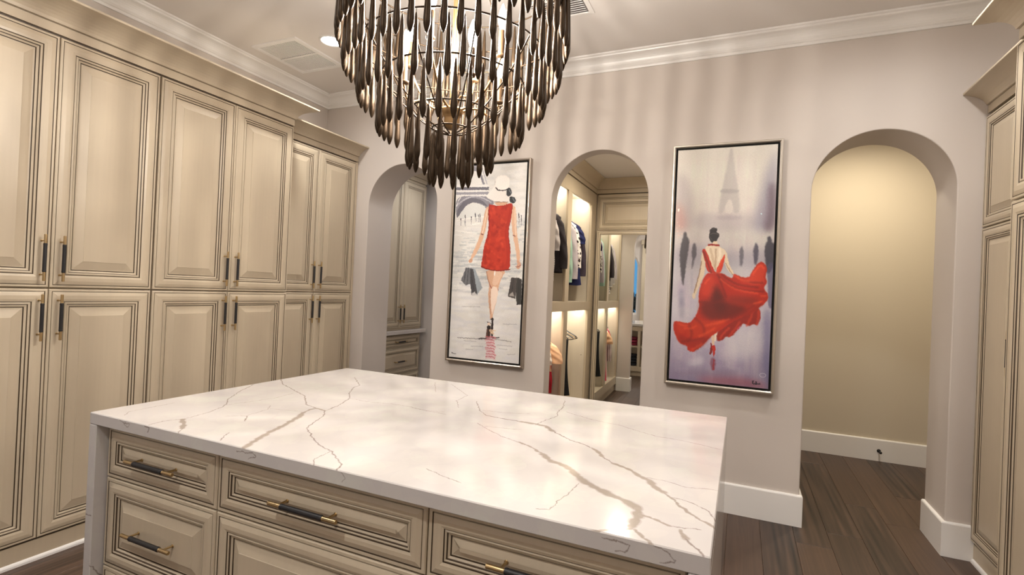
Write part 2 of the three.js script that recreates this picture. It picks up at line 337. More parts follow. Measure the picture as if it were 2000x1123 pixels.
struct('trim_3', sweep([[-0.003, 0.001], [0.012, 0.001], [0.0115, 0.012], [0.008, 0.019], [0.003, 0.022], [-0.003, 0.022]], [[-3.062, -0.885], [-3.062, -2.792], [-3.247, -2.792], [-3.247, -3.69]]), M.trim);

// right side: mirrored pair, split higher
{ const z0 = -2.85;
  const a = wardrobe('wardrobe_cabinet', 'deep tall cream wardrobe beyond the arch wall, only a strip of it in view', 1.051, TURN_R, -1.9, z0, 0.62, 2.54, 1.87, [], 0.12);
  const b = wardrobe('wardrobe_cabinet', 'shallow cream wardrobe with handleless doors in the corner beside the empty arch', 1.241, TURN_R, z0 - 0.002, -3.712, 0.43, 2.49, 1.865, [], 0.12);
  // local x runs toward the camera here
  front(a, 'door', -0.473, 0, 1.874, 2.54, 1); front(a, 'door', -0.473, 0, 0.12, 1.866, 1, [-0.036, 1.2, 0.222, 0]);
  front(a, 'door', 0.002, 0.473, 1.874, 2.54, 1); front(a, 'door', 0.002, 0.473, 0.12, 1.866, 1, [0.038, 1.2, 0.222, 0]);
  front(b, 'door', -0.425, 0, 1.869, 2.49, 0.72); front(b, 'door', -0.425, 0, 0.12, 1.861, 0.72);
  front(b, 'door', 0.002, 0.428, 1.869, 2.49, 0.72); front(b, 'door', 0.002, 0.428, 0.12, 1.861, 0.72, [0.03, 1.2, 0.222, 0]);
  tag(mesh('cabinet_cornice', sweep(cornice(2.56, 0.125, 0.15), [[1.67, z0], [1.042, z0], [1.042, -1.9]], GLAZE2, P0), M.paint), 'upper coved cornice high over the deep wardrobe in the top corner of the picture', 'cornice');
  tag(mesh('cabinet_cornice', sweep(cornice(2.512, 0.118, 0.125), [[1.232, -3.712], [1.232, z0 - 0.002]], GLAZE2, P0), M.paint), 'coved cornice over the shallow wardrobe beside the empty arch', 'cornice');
  struct('trim_4', sweep([[-0.003, 0.001], [0.012, 0.001], [0.0115, 0.012], [0.008, 0.019], [0.003, 0.022], [-0.003, 0.022]], [[1.232, -3.69], [1.232, -2.85], [1.042, -2.85], [1.042, -1.9]]), M.trim);
}

// ---------------------------------------------------------------- island
const IX0 = -2.05, IX1 = -0.033, IZ0 = -2.33, IZ1 = -1.05, IY = 0.914, SL = 0.04;
{
  const t = thing('island_cabinet', 'cream glazed island cabinet of drawers with black and brass handles under the white counter', 'cabinet', [0, 0, 0]);
  const zf = -1.108, xa = IX0 + SL, xb = IX1 - SL;
  mesh('carcass', boxGeo(xa + 0.002, xb - 0.002, 0.09, IY - SL - 0.003, IZ0 + 0.36, zf - 0.001, P0), M.paint, t);
  mesh('plinth', boxGeo(xa + 0.002, xb - 0.002, 0.001, 0.09, IZ0 + 0.06, zf - 0.05, P0), M.paint, t);
  const cols = [[-2.003, -1.441], [-1.437, -0.685], [-0.681, -0.078]], rows = [[0.69, 0.862], [0.382, 0.686], [0.1, 0.378]];
  for (const [a, b] of cols) rows.forEach(([c, d], i) => front(t, 'drawer', a, b, c, d, i ? 0.72 : 0.62, [(a + b) / 2, i ? (c + d) / 2 : (c + d) / 2 + 0.002, 0.245, 1, 0.021], zf));
  // back of the island: open shelf bays, seen only in the closet mirror
  const zb = IZ0 + 0.02, bays = [[-2.0, -1.445], [-1.4, -0.75], [-0.705, -0.09]];
  const f = new Tri(); f.box(xa + 0.003, xb - 0.003, 0.79, IY - SL - 0.003, zb, zb + 0.02, P0); f.box(xa + 0.003, xb - 0.003, 0.09, 0.17, zb, zb + 0.02, P0);
  f.box(xa + 0.003, -2.0, 0.17, 0.79, zb, zb + 0.02, P0); f.box(-1.445, -1.4, 0.17, 0.79, zb, zb + 0.02, P0); f.box(-0.75, -0.705, 0.17, 0.79, zb, zb + 0.02, P0); f.box(-0.09, xb - 0.003, 0.17, 0.79, zb, zb + 0.02, P0);
  mesh('face_frame', f.geo(), M.paint, t);
  for (const [a, b] of bays) mesh('shelf', boxGeo(a - 0.015, b + 0.015, 0.5, 0.525, zb + 0.022, IZ0 + 0.358, P0), M.paint, t);
  mesh('floor_board', boxGeo(xa + 0.003, xb - 0.003, 0.15, 0.169, zb + 0.021, IZ0 + 0.358, P0), M.paint, t);
}
const veins = [   // [half width mm, x, z, x, z ...] in millimetres on the slab
  [2.2, [-2044,-1856,-1939,-1778,-1800,-1711,-1675,-1651,-1550,-1539,-1478,-1518]], [7, [-1287,-1050,-1322,-1117,-1352,-1184,-1388,-1285,-1434,-1395,-1466,-1444]], [4, [-1466,-1444,-1480,-1486,-1478,-1518,-1421,-1504]],
  [2.2, [-1421,-1504,-1440,-1596,-1495,-1724,-1570,-1803,-1641,-1916,-1651,-1968,-1807,-2114]], [1.2, [-1495,-1724,-1394,-1714,-1297,-1739,-1203,-1742,-1107,-1721,-1016,-1716]],
  [2, [-1421,-1504,-1369,-1440,-1321,-1338,-1302,-1298,-1224,-1241,-1132,-1181,-1065,-1158,-1002,-1117,-956,-1081,-941,-1047]], [1.2, [-1065,-1158,-1053,-1086,-1020,-1043]],
  [1.8, [-1734,-1055,-1744,-1107,-1718,-1155,-1729,-1245,-1763,-1330,-1801,-1383,-1868,-1441,-1960,-1566,-2041,-1700]], [1, [-1782,-1376,-1758,-1477,-1741,-1555,-1754,-1667]], [6, [-1719,-1154,-1657,-1121,-1609,-1083]], [1.6, [-1609,-1083,-1578,-1050]],
  [1.2, [-1639,-1257,-1589,-1297,-1606,-1402,-1647,-1451]], [2.4, [-1586,-1299,-1532,-1249]], [1.8, [-1404,-1065,-1438,-1103,-1454,-1131]], [1.2, [-1916,-1085,-1955,-1125,-1960,-1193,-1965,-1287]], [0.8, [-1613,-1416,-1543,-1434,-1482,-1450]],
  [2, [-1025,-1982,-941,-1846,-879,-1786]], [3, [-879,-1786,-787,-1778,-729,-1776]], [7, [-729,-1776,-686,-1775,-629,-1769,-584,-1717]], [2.6, [-584,-1717,-499,-1648,-445,-1625,-400,-1589]], [5, [-408,-1595,-384,-1569,-357,-1527]], [2, [-357,-1527,-317,-1489]],
  [5, [-317,-1489,-267,-1461,-220,-1411,-205,-1405]], [8, [-205,-1405,-185,-1361,-156,-1339]], [3.2, [-156,-1339,-121,-1286,-89,-1239,-58,-1211,-29,-1185]], [1.5, [-853,-1664,-785,-1612,-707,-1561,-639,-1535]],
  [3.4, [-639,-1535,-588,-1513,-527,-1460]], [7, [-527,-1460,-499,-1431,-478,-1408,-453,-1406,-420,-1384]], [9, [-420,-1384,-393,-1353,-352,-1304,-308,-1276,-267,-1249,-230,-1235,-196,-1204]], [8, [-196,-1204,-190,-1151,-192,-1102]],
  [4, [-192,-1098,-229,-1068,-266,-1043]], [4, [-183,-1175,-148,-1165,-120,-1148]], [1.6, [-120,-1148,-82,-1158,-58,-1164]], [3.4, [-184,-1094,-161,-1067,-137,-1044]], [5, [-98,-1142,-84,-1106]], [2.6, [-84,-1106,-62,-1071,-45,-1054]],
  [1.6, [-141,-1317,-112,-1315,-79,-1299,-55,-1280,-30,-1227]], [1.6, [-707,-2230,-675,-2107,-663,-2002,-641,-1930,-660,-1853,-666,-1759]], [1.4, [-632,-2023,-505,-1957,-399,-1936,-306,-1884,-248,-1857,-172,-1856,-86,-1829,-32,-1809]],
  [0.9, [-1193,-1726,-1112,-1728,-1041,-1743]], [1.2, [-749,-1177,-679,-1151,-624,-1136]], [1.2, [-361,-1285,-363,-1218,-372,-1164,-373,-1097,-403,-1086]], [1.2, [-217,-1421,-172,-1425,-112,-1404,-30,-1426]], [1.2, [-930,-1854,-835,-1867,-747,-1909]],
  [1.2, [-1410,-2254,-1276,-2051]], [1.3, [-1319,-2264,-1120,-2069,-1104,-1947,-1033,-1838]], [1.2, [-816,-1646,-733,-1659,-687,-1676]],
];
const edgeVeins = [[1.5, [-1891,918,-1858,903,-1826,903,-1836,894,-1852,898,-1847,907]], [1.8, [-1745,910,-1724,906,-1729,894]], [1.6, [-1318,901,-1255,904,-1236,897,-1270,885]], [1, [-928,911,-916,898,-923,887]],
  [1.6, [-242,904,-206,904,-184,897,-192,888,-213,883]], [1.2, [-138,911,-111,903,-98,892,-107,886,-123,881]]];
function marbleTexture(w, h, X0, Z0, sx, sz, lists, extra) {        // mm window X0.. / Z0.. to pixels
  return canvas(w, h, (c) => {
    c.fillStyle = '#bfbab7'; c.fillRect(0, 0, w, h);
    const R = rng(77);
    for (let i = 0; i < 900; i++) { const x = R() * w, y = R() * h, r = 8 + R() * 40; c.fillStyle = R() < 0.5 ? 'rgba(240,236,232,0.025)' : 'rgba(205,198,194,0.035)'; c.beginPath(); c.ellipse(x, y, r * 2, r, R() * 3, 0, 7); c.fill(); }
    const draw = (hw, pts) => {
      const P = []; for (let i = 0; i < pts.length; i += 2) P.push([(pts[i] - X0) * sx, (pts[i + 1] - Z0) * sz]);
      const fine = [];
      for (let i = 0; i < P.length - 1; i++) { const L = Math.hypot(P[i + 1][0] - P[i][0], P[i + 1][1] - P[i][1]), n = Math.max(2, Math.ceil(L / 4)); for (let k = 0; k < n; k++) { const f = k / n; fine.push([P[i][0] + (P[i + 1][0] - P[i][0]) * f, P[i][1] + (P[i + 1][1] - P[i][1]) * f]); } }
      fine.push(P[P.length - 1]);
      for (let pass = 0; pass < 2; pass++) for (let i = 0; i < fine.length - 1; i++) {
        const [x, y] = fine[i], jx = n2(x * 0.03, y * 0.03) * 2.6 + n2b(x * 0.11, y * 0.11) * 1.6, jy = n2(x * 0.03 + 40, y * 0.03) * 2.6 + n2b(x * 0.11, y * 0.11 + 30) * 1.6;
        const [x2, y2] = fine[i + 1], kx = n2(x2 * 0.03, y2 * 0.03) * 2.6 + n2b(x2 * 0.11, y2 * 0.11) * 1.6, ky = n2(x2 * 0.03 + 40, y2 * 0.03) * 2.6 + n2b(x2 * 0.11, y2 * 0.11 + 30) * 1.6;
        const wd = hw * (hw > 3 ? 1.35 : 1.1) * sx * (1 + 0.55 * n2b(x * 0.05, y * 0.05)) * (pass ? 1.5 : 2.1);
        c.strokeStyle = pass ? (hw > 3 ? 'rgba(150,140,131,0.5)' : 'rgba(132,120,114,0.55)') : 'rgba(170,160,153,0.32)';
        c.lineWidth = Math.max(0.9, wd); c.lineCap = 'round'; c.beginPath(); c.moveTo(x + jx, y + jy); c.lineTo(x2 + kx, y2 + ky); c.stroke();
        if (pass && hw > 2.5 && i % 2) { c.strokeStyle = 'rgba(128,112,106,0.5)'; c.lineWidth = 1; const o = hw * sx * 0.75; c.beginPath(); c.moveTo(x + jx, y + jy + o); c.lineTo(x2 + kx, y2 + ky + o); c.stroke(); }
      }
    };
    for (const [hw, p] of lists) draw(hw, p);
    extra?.(c, draw);
  });
}
{
  const t = thing('countertop', 'white quartz waterfall countertop with grey veins covering the island', 'countertop', [0, 0, 0]);
  const K = 1 / 1000, w = (IX1 - IX0) * 1000, d = (IZ1 - IZ0) * 1000;
  const top = marbleTexture(2048, 1300, IX0 * 1000, IZ0 * 1000, 2048 / w, 1300 / d, veins);
  const side = marbleTexture(2048, 940, IX0 * 1000, 0, 2048 / w, 940 / 914, edgeVeins, (c, draw) => {
    draw(2, [-2050, 560, -1900, 570, -1700, 520, -1500, 600]); draw(3, [-1950, 100, -1700, 300, -1400, 420, -1100, 700]); draw(2, [-900, 200, -700, 500, -500, 640, -200, 800]); draw(4, [-700, 100, -500, 300, -420, 500, -100, 620]); draw(1.5, [-1500, 50, -1200, 260, -800, 330]);
  });
  side.flipY = false; top.flipY = false;
  const quartz = (m) => new THREE.MeshPhysicalMaterial({ map: m, roughness: 0.12, ior: 1.45, specularIntensity: 0.7 });
  const mt = quartz(top), ms = quartz(side);
  const slab = (x0, x1, y0, y1, z0, z1, m) => {     // uv: top map from x,z; faces from x (or z) and height
    const g = boxGeo(x0, x1, y0, y1, z0, z1, [1, 1, 1], 0.0025), p = g.attributes.position, n = g.attributes.normal, uv = g.attributes.uv, grp = [[], []];
    for (let i = 0; i < p.count; i++) {
      const ay = Math.abs(n.getY(i)), ax = Math.abs(n.getX(i)), az = Math.abs(n.getZ(i));
      if (ay > 0.6) uv.setXY(i, (p.getX(i) - IX0) / (IX1 - IX0), (p.getZ(i) - IZ0) / (IZ1 - IZ0));
      else uv.setXY(i, az > ax ? (p.getX(i) - IX0) / (IX1 - IX0) : (p.getZ(i) - IZ0) / (IX1 - IX0), p.getY(i) / 0.914);
    }
    for (let i = 0; i < p.count; i += 3) grp[Math.abs(n.getY(i)) > 0.6 ? 0 : 1].push(i, i + 1, i + 2);
    g.setIndex([...grp[0], ...grp[1]]); g.addGroup(0, grp[0].length, 0); g.addGroup(grp[0].length, grp[1].length, 1);
    return g;
  };
  mesh('top_slab', slab(IX0, IX1, IY - SL, IY, IZ0, IZ1), [mt, ms], t);
  mesh('side_panel', slab(IX0, IX0 + SL, 0.001, IY - SL - 0.0004, IZ0, IZ1), [mt, ms], t);
  mesh('side_panel', slab(IX1 - SL, IX1, 0.001, IY - SL - 0.0004, IZ0, IZ1), [mt, ms], t);
}

// ---------------------------------------------------------------- paintings
const R3 = rng(404);
function poly(c, p, fill, open) { c.beginPath(); c.moveTo(p[0], p[1]); for (let i = 2; i < p.length; i += 2) c.lineTo(p[i], p[i + 1]); if (!open) c.closePath(); if (fill) { c.fillStyle = fill; c.fill(); } }
function curve(c, p, fill) {       // smooth closed outline through the points' midpoints
  const n = p.length / 2, X = (i) => p[(i % n) * 2], Y = (i) => p[(i % n) * 2 + 1];
  c.beginPath(); c.moveTo((X(0) + X(n - 1)) / 2, (Y(0) + Y(n - 1)) / 2);
  for (let i = 0; i < n; i++) c.quadraticCurveTo(X(i), Y(i), (X(i) + X(i + 1)) / 2, (Y(i) + Y(i + 1)) / 2);
  c.closePath(); if (fill) { c.fillStyle = fill; c.fill(); }
}
function stroke(c, p, col, w) { c.strokeStyle = col; c.lineWidth = w; c.lineCap = 'round'; c.lineJoin = 'round'; c.beginPath(); c.moveTo(p[0], p[1]); if (p.length === 4) c.lineTo(p[2], p[3]); else { for (let i = 2; i < p.length - 2; i += 2) c.quadraticCurveTo(p[i], p[i + 1], (p[i] + p[i + 2]) / 2, (p[i + 1] + p[i + 3]) / 2); c.lineTo(p[p.length - 2], p[p.length - 1]); } c.stroke(); }
function dabs(c, n, x0, x1, y0, y1, cols, lw, ll, tilt = 0) { for (let i = 0; i < n; i++) { const x = x0 + R3() * (x1 - x0), y = y0 + R3() * (y1 - y0), l = ll * (0.4 + R3()); c.strokeStyle = cols[Math.floor(R3() * cols.length)]; c.lineWidth = lw * (0.4 + R3()); c.lineCap = 'round'; c.beginPath(); c.moveTo(x - l / 2, y); c.quadraticCurveTo(x, y + (R3() - 0.5) * 6, x + l / 2, y + tilt * l); c.stroke(); } }
const PW = 640, PH = 1520;
function painterly(c, w, h, amp) {      // breaks the drawn outlines into brushwork: a small noise warp, a dry-brush grain
  const src = c.getImageData(0, 0, w, h), dst = c.getImageData(0, 0, w, h), s = src.data, d = dst.data;
  for (let y = 0; y < h; y++) for (let x = 0; x < w; x++) {
    const a = n2(x * 0.045, y * 0.03) * amp + n2b(x * 0.17, y * 0.12) * amp * 0.6, b = n2(x * 0.045 + 50, y * 0.03) * amp + n2b(x * 0.17, y * 0.12 + 50) * amp * 0.6;
    const q = (Math.min(h - 1, Math.max(0, Math.round(y + b))) * w + Math.min(w - 1, Math.max(0, Math.round(x + a)))) * 4, i = (y * w + x) * 4, g = 1 + 0.035 * n2(x * 0.4, y * 0.07) + 0.025 * n2b(x * 0.06, y * 0.3);
    for (let k = 0; k < 3; k++) d[i + k] = s[q + k] * g;
  }
  c.putImageData(dst, 0, 0);
}
const art1 = canvas(PW, PH, (c) => {
  c.fillStyle = '#dcd9d4'; c.fillRect(0, 0, PW, PH);
  dabs(c, 260, 0, PW, 0, 520, ['rgba(226,224,219,.35)', 'rgba(205,205,203,.22)', 'rgba(236,233,228,.35)'], 26, 90);
  // tower, first floor and arch
  const G = '#8d8b94', GD = '#6c6a74', W = '#e6e3e0';
  poly(c, [113,-6,197,0,246,158,308,174,310,213,-2,201,-5,143,68,147], '#a09ea6');
  poly(c, [152,34,215,43,243,151,110,150], '#e4e1dd');
  poly(c, [118,-4,219,24,277,172,257,171,210,56,157,39,120,133,94,131], G);
  stroke(c, [124,50,107,132], GD, 8); stroke(c, [217,34,257,167], GD, 6); stroke(c, [240,27,292,160], '#b8b6bd', 10);
  poly(c, [-5,143,307,155,308,179,-3,170], W); poly(c, [-3,166,308,174,309,200,-2,190], GD); poly(c, [-2,187,309,198,310,213,-1,203], W);
  poly(c, [-1,205,310,211,311,235,0,225], '#9a98a0');
  for (let i = 0; i < 26; i++) { const x = 15 + i * 13; c.fillStyle = i % 3 ? '#55535c' : '#c9c7cb'; c.fillRect(x, 372 + R3() * 8, 7, 22); }
  poly(c, [0,225,290,231,291,246,0,234], W);
  curve(c, [0,236,167,240,311,247,374,302,316,334,286,341,233,304,170,288,97,307,51,345,41,394,8,393], G);
  curve(c, [10,410,35,405,61,359,101,314,156,290,218,293,281,319,309,328,252,274,154,249,71,277,18,346], GD);
  stroke(c, [2,322,64,271,147,243,230,244,334,295], '#b9b7bf', 9); stroke(c, [35,264,54,230], W, 7); stroke(c, [9,316,31,264], W, 5);
  curve(c, [35,399,81,331,156,299,233,302,288,328,299,414,135,420,43,417], '#d9d9d6');
  dabs(c, 60, 60, 300, 520, 700, ['rgba(170,178,180,.4)', 'rgba(228,228,224,.6)'], 10, 40);
  dabs(c, 30, 560, 640, 420, 620, ['rgba(150,155,160,.35)', 'rgba(200,202,202,.5)'], 9, 26);
  // plaza and its far people
  dabs(c, 330, 0, PW, 680, 1000, ['rgba(176,182,184,.45)', 'rgba(208,208,204,.5)', 'rgba(232,229,224,.55)', 'rgba(160,166,170,.3)'], 15, 90);
  stroke(c, [11,434,120,417,203,408,272,404], '#e9e6e1', 9); stroke(c, [158,467,240,455], '#efece7', 7); stroke(c, [12,511,161,531], '#e9e6e1', 8); stroke(c, [6,546,71,550], '#ecebe7', 6);
  for (const q of [[191,376,195,405], [235,383,238,406], [223,390,224,406], [97,390,99,410], [57,418,59,432], [155,403,157,427], [584,384,589,423], [607,402,610,441]]) { stroke(c, q, '#3c3a42', 6); stroke(c, [q[2], q[3], q[2] + 2, q[3] + 38], 'rgba(90,88,96,.5)', 5); }
  stroke(c, [97,437,102,472], 'rgba(110,110,118,.55)', 8); stroke(c, [238,418,241,447], 'rgba(110,110,118,.55)', 6); stroke(c, [207,417,208,440], 'rgba(110,110,118,.45)', 5);
  c.filter = 'blur(5px)'; dabs(c, 260, 0, PW, 900, PH, ['rgba(226,223,221,.6)', 'rgba(218,216,217,.5)', 'rgba(232,230,227,.6)', 'rgba(206,206,210,.3)'], 24, 110);
  // legs
  c.filter = 'blur(1.2px)';
  curve(c, [312,818,323,865,341,911,350,950,343,1020,353,1090,368,1159,372,1205,392,1196,398,1142,420,1072,430,994,440,917,473,855,494,816], '#d8ab8d');
  curve(c, [368,942,423,948,435,994,420,1064,397,1127,387,1173,377,1112,366,1035], '#efd9c8'); curve(c, [390,825,472,832,447,886,423,940,368,934,388,879], '#e3bfa5');
  stroke(c, [319,833,337,896,359,942], '#a87a5f', 7); stroke(c, [363,981,360,1058,371,1159], '#b98d72', 6); stroke(c, [354,934,369,957], '#9b5a52', 8); stroke(c, [429,963,432,971], '#a05b50', 6); stroke(c, [394,825,394,860], '#f6efe9', 9);
  // heels
  curve(c, [347,1253,365,1246,382,1259,379,1313,379,1344,347,1350,339,1331,345,1292], '#5a3b33'); curve(c, [342,1253,381,1247,381,1274,348,1278], '#1d1718'); stroke(c, [364,1267,362,1349], '#221a1a', 8); stroke(c, [392,1196,396,1235,390,1281,396,1335], '#241b1b', 18); stroke(c, [347,1222,377,1232], '#2a2020', 7); stroke(c, [377,1199,397,1202], '#2a2020', 8); curve(c, [350,1222,375,1228,374,1248,348,1250], '#e8d2c0');
  stroke(c, [278,1355,351,1349,460,1335], '#3a3436', 8); stroke(c, [78,1363,222,1360,352,1357,442,1349,567,1358], 'rgba(120,116,116,.7)', 6);
  for (const q of [[137,1383,251,1379], [206,1421,318,1414], [159,1448,226,1446], [464,1419,535,1421], [491,1230,605,1225], [104,1115,275,1108], [537,1459,607,1450], [444,1393,578,1392]]) stroke(c, q, 'rgba(150,146,148,.5)', 5);
  // red reflection
  dabs(c, 6, 370, 410, 1270, 1310, ['#e0c0a0'], 8, 24);
  for (let i = 0; i < 16; i++) stroke(c, [335 + R3() * 20, 1336 + i * 11, 375 + R3() * 30, 1332 + i * 11, 415 + R3() * 24, 1342 + i * 11], ['#c96a75', '#d9a0a6', '#bf6570', '#e0b8ba'][i % 4], 7);
  // arms
  curve(c, [315,317,282,345,270,430,248,539,214,630,164,728,185,740,231,677,274,585,291,517,307,431,317,369], '#dcb294'); curve(c, [526,321,559,339,567,439,574,534,602,646,616,745,588,756,578,690,548,578,527,477,517,393], '#dcb294');
  stroke(c, [300,351,287,442,265,539], '#efd2bb', 9); stroke(c, [550,350,554,439,565,545], '#eed1ba', 9); stroke(c, [258,539,272,545], '#8d5a50', 9); stroke(c, [546,550,560,559], '#8d5a50', 9);
  curve(c, [181,728,186,757,166,772,144,754,164,734], '#c99b80'); curve(c, [580,734,616,751,624,784,600,814,580,795,592,773], '#cf9f84'); stroke(c, [577,789,602,792,620,775], '#8a4f48', 5);
  // neck, dress
  curve(c, [364,293,463,293,493,307,435,328,375,315], '#dcae90');
  curve(c, [318,306,312,386,324,483,310,563,283,643,275,745,265,794,305,814,386,824,465,821,530,812,526,728,523,645,501,544,499,493,518,421,529,312,500,305,448,323,395,324,348,316], '#b52d1b');
  curve(c, [322,318,322,403,344,501,321,586,305,671,303,757,385,791,464,790,501,756,482,616,463,504,492,420,507,325,416,339], '#c03520');
  const dress = [318,306,312,386,324,483,310,563,283,643,275,745,265,794,305,814,386,824,465,821,530,812,526,728,523,645,501,544,499,493,518,421,529,312,448,323,395,324];
  c.save(); poly(c, dress); c.clip(); c.filter = 'blur(4px)';
  for (let i = 0; i < 150; i++) { const x = 220 + R3() * 260, y = 300 + R3() * 520; c.fillStyle = R3() < 0.6 ? 'rgba(150,26,18,.35)' : 'rgba(232,84,52,.35)'; c.beginPath(); c.ellipse(x, y, 6 + R3() * 20, 5 + R3() * 14, R3() * 3, 0, 7); c.fill(); }
  c.restore(); c.filter = 'blur(1.2px)';
  stroke(c, [318,306,313,386,327,489,311,574], '#8d1a14', 6); stroke(c, [526,315,517,427,498,516,509,589,525,678], '#8d1a14', 5); stroke(c, [270,794,319,814,399,825,465,821,528,811], '#7c1812', 7);
  // hat
  c.filter = 'blur(1px)';
  curve(c, [365,105,358,164,339,197,291,234,284,255,349,284,414,293,473,298,512,287,515,249,487,172,494,113,454,89,404,86], '#efe9e3');
  curve(c, [389,94,371,131,368,173,395,200,435,209,473,196,491,164,489,117,454,91], '#f5f0ea'); stroke(c, [371,182,385,200,410,206,449,206,469,200], '#3b3533', 8); stroke(c, [361,126,360,164], '#b9b2ac', 4); stroke(c, [364,291,424,296,483,296], '#8a7468', 5);
  curve(c, [487,185,507,198,519,233,496,257,471,247,465,221,473,192], '#35373b'); curve(c, [505,249,544,263,558,293,537,309,508,304,494,273], '#2c2f33'); stroke(c, [493,206,509,232], '#7d8388', 7); stroke(c, [525,267,543,293], '#6f767c', 8);
  c.filter = 'blur(1.4px)';
  // shopping bags
  const bag = (p, f, lines) => { poly(c, p, f); for (const q of lines) stroke(c, q, 'rgba(40,40,44,.7)', 6); };
  bag([127,807,180,811,176,930,134,948,84,908], '#6a6a6e', [[127,811,114,923], [151,811,143,938]]); bag([180,813,213,815,288,959,242,1015,204,1016,172,930], '#9aa3aa', [[185,815,242,1011]]);
  bag([166,813,196,815,242,1007,195,1024,173,922], '#4a4a4e', [[175,819,213,1008], [174,882,195,1016]]); poly(c, [196,1005,217,992,242,1019,193,1026], '#c9c6c4');
  bag([545,873,589,872,587,1032,521,1019], '#4b4543', [[563,877,552,1021], [545,877,527,1015]]); poly(c, [527,1011,559,979,580,1017], '#a39c97'); bag([589,869,635,883,642,1075,600,1077,587,975], '#3a3836', [[611,876,617,1072]]);
  stroke(c, [137,807,159,771], '#cfc8c4', 4); stroke(c, [589,869,595,815], '#cfc8c4', 4);
  c.filter = 'none'; painterly(c, PW, PH, 2.6);
  // signature
  stroke(c, [26,1482,28,1494,36,1484], '#3a3638', 4); stroke(c, [38,1489,51,1494,67,1492], '#3a3638', 4);
});
const art2 = canvas(PW, PH, (c) => {
  const g = c.createLinearGradient(0, 0, 0, PH); for (const [o, k] of [[0, '#d6d0c6'], [0.25, '#d4cdc3'], [0.38, '#c5bdb8'], [0.5, '#b6b0b4'], [0.56, '#bcb6ba'], [0.7, '#c0bac0'], [0.85, '#a9a1b0'], [1, '#837790']]) g.addColorStop(o, k);
  c.fillStyle = g; c.fillRect(0, 0, PW, PH);
  const soft = (p, col, n = 14, sp = 16) => { c.save(); c.filter = 'blur(' + Math.max(2, sp * 0.6).toFixed(1) + 'px)'; const a = +/([\d.]+)\)$/.exec(col)[1]; curve(c, p, col.replace(/[\d.]+\)$/, (1 - Math.pow(1 - a, n * 0.75)).toFixed(3) + ')')); c.restore(); };
  for (let i = 0; i < 240; i++) { const x = R3() * PW, y = R3() * 700, l = 60 + R3() * 200; c.fillStyle = R3() < 0.5 ? 'rgba(225,218,208,.06)' : 'rgba(186,178,174,.06)'; c.fillRect(x, y, 10 + R3() * 40, l); }
  // hazy streets at both sides
  soft([-7,155,51,153,104,254,125,418,124,539,-8,538], 'rgba(160,148,150,.05)', 20, 40); soft([-9,338,42,361,78,472,75,539,-8,538], 'rgba(190,120,105,.05)', 16, 40);
  soft([641,15,610,59,593,135,562,216,536,356,505,480,497,543,656,545], 'rgba(140,135,155,.075)', 20, 44); soft([637,236,591,239,592,430,566,544,648,545], 'rgba(105,88,98,.11)', 16, 26); soft([125,418,321,423,524,433,532,544,130,539], 'rgba(165,156,160,.06)', 12, 30);
  soft([-1,636,168,625,279,666,434,665,547,655,647,626,650,751,457,769,312,761,3,771], 'rgba(145,140,152,.05)', 16, 40);
  // tower in the haze
  soft([342,3,360,4,374,106,391,203,409,272,426,426,383,430,370,350,354,328,337,349,316,428,280,427,301,284,314,199,332,120], 'rgba(168,160,160,.085)', 12, 9);
  soft([290,267,411,272,412,299,291,294], 'rgba(150,142,145,.09)', 10, 7); soft([270,438,439,442,440,468,271,465], 'rgba(160,150,155,.08)', 10, 12); curve(c, [355,336,371,355,379,427,324,426,332,359], 'rgba(212,204,196,.75)');
  c.fillStyle = 'rgba(240,232,220,.9)'; c.fillRect(12, 388, 12, 18); c.fillStyle = 'rgba(200,230,235,.9)'; c.beginPath(); c.arc(556, 432, 5, 0, 7); c.fill(); for (let i = 0; i < 12; i++) { c.fillStyle = 'rgba(235,190,170,.35)'; c.fillRect(6 + R3() * 40, 470 + R3() * 110, 8, 8); }
  // wet pavement
  for (let i = 0; i < 300; i++) { const x = R3() * PW, y = 800 + R3() * 640; c.fillStyle = R3() < 0.55 ? 'rgba(214,208,212,.06)' : 'rgba(140,132,158,.055)'; c.fillRect(x, y, 16 + R3() * 50, 60 + R3() * 150); }
  soft([590,1046,642,992,657,1514,626,1517,589,1357,600,1187], 'rgba(98,94,130,.1)', 14, 30); soft([44,982,86,980,88,1118,54,1120], 'rgba(140,132,150,.1)', 8, 14); soft([40,920,81,918,85,1036,49,1038], 'rgba(140,134,156,.1)', 8, 12); soft([118,800,134,799,136,932,123,932], 'rgba(150,145,160,.1)', 6, 10); soft([163,1489,505,1456,641,1499,642,1521,339,1530,212,1514], 'rgba(150,78,88,.09)', 14, 30); soft([6,1474,393,1420,505,1456,280,1472,19,1497], 'rgba(120,100,120,.06)', 10, 24);
  soft([183,1357,230,1353,232,1412,101,1423], 'rgba(220,215,218,.09)', 8, 20); soft([418,1158,577,1148,588,1323,391,1374,354,1273], 'rgba(214,209,210,.09)', 10, 40);
  // people in the mist
  const man = (p, col) => { soft(p, col, 9, 6); };
  man([71,538,82,553,80,569,98,589,102,625,94,687,84,780,77,872,71,908,62,873,48,791,41,718,37,687,47,610,61,571,58,553], 'rgba(66,62,66,.28)'); man([135,611,144,625,150,651,153,707,141,717,130,779,123,799,126,712,119,707,121,646,129,625], 'rgba(84,80,86,.28)');
  man([443,633,449,645,457,665,456,710,452,764,435,764,433,705,430,665,438,645], 'rgba(92,88,96,.24)'); man([531,609,540,626,546,640,548,704,540,753,526,753,520,709,514,665,525,626], 'rgba(72,68,82,.28)'); man([609,568,623,587,626,611,646,616,650,751,611,819,596,752,584,674,587,626,600,606,598,582], 'rgba(52,50,60,.26)');
  man([596,752,649,722,658,1021,617,1023,613,868], 'rgba(78,76,104,.16)');
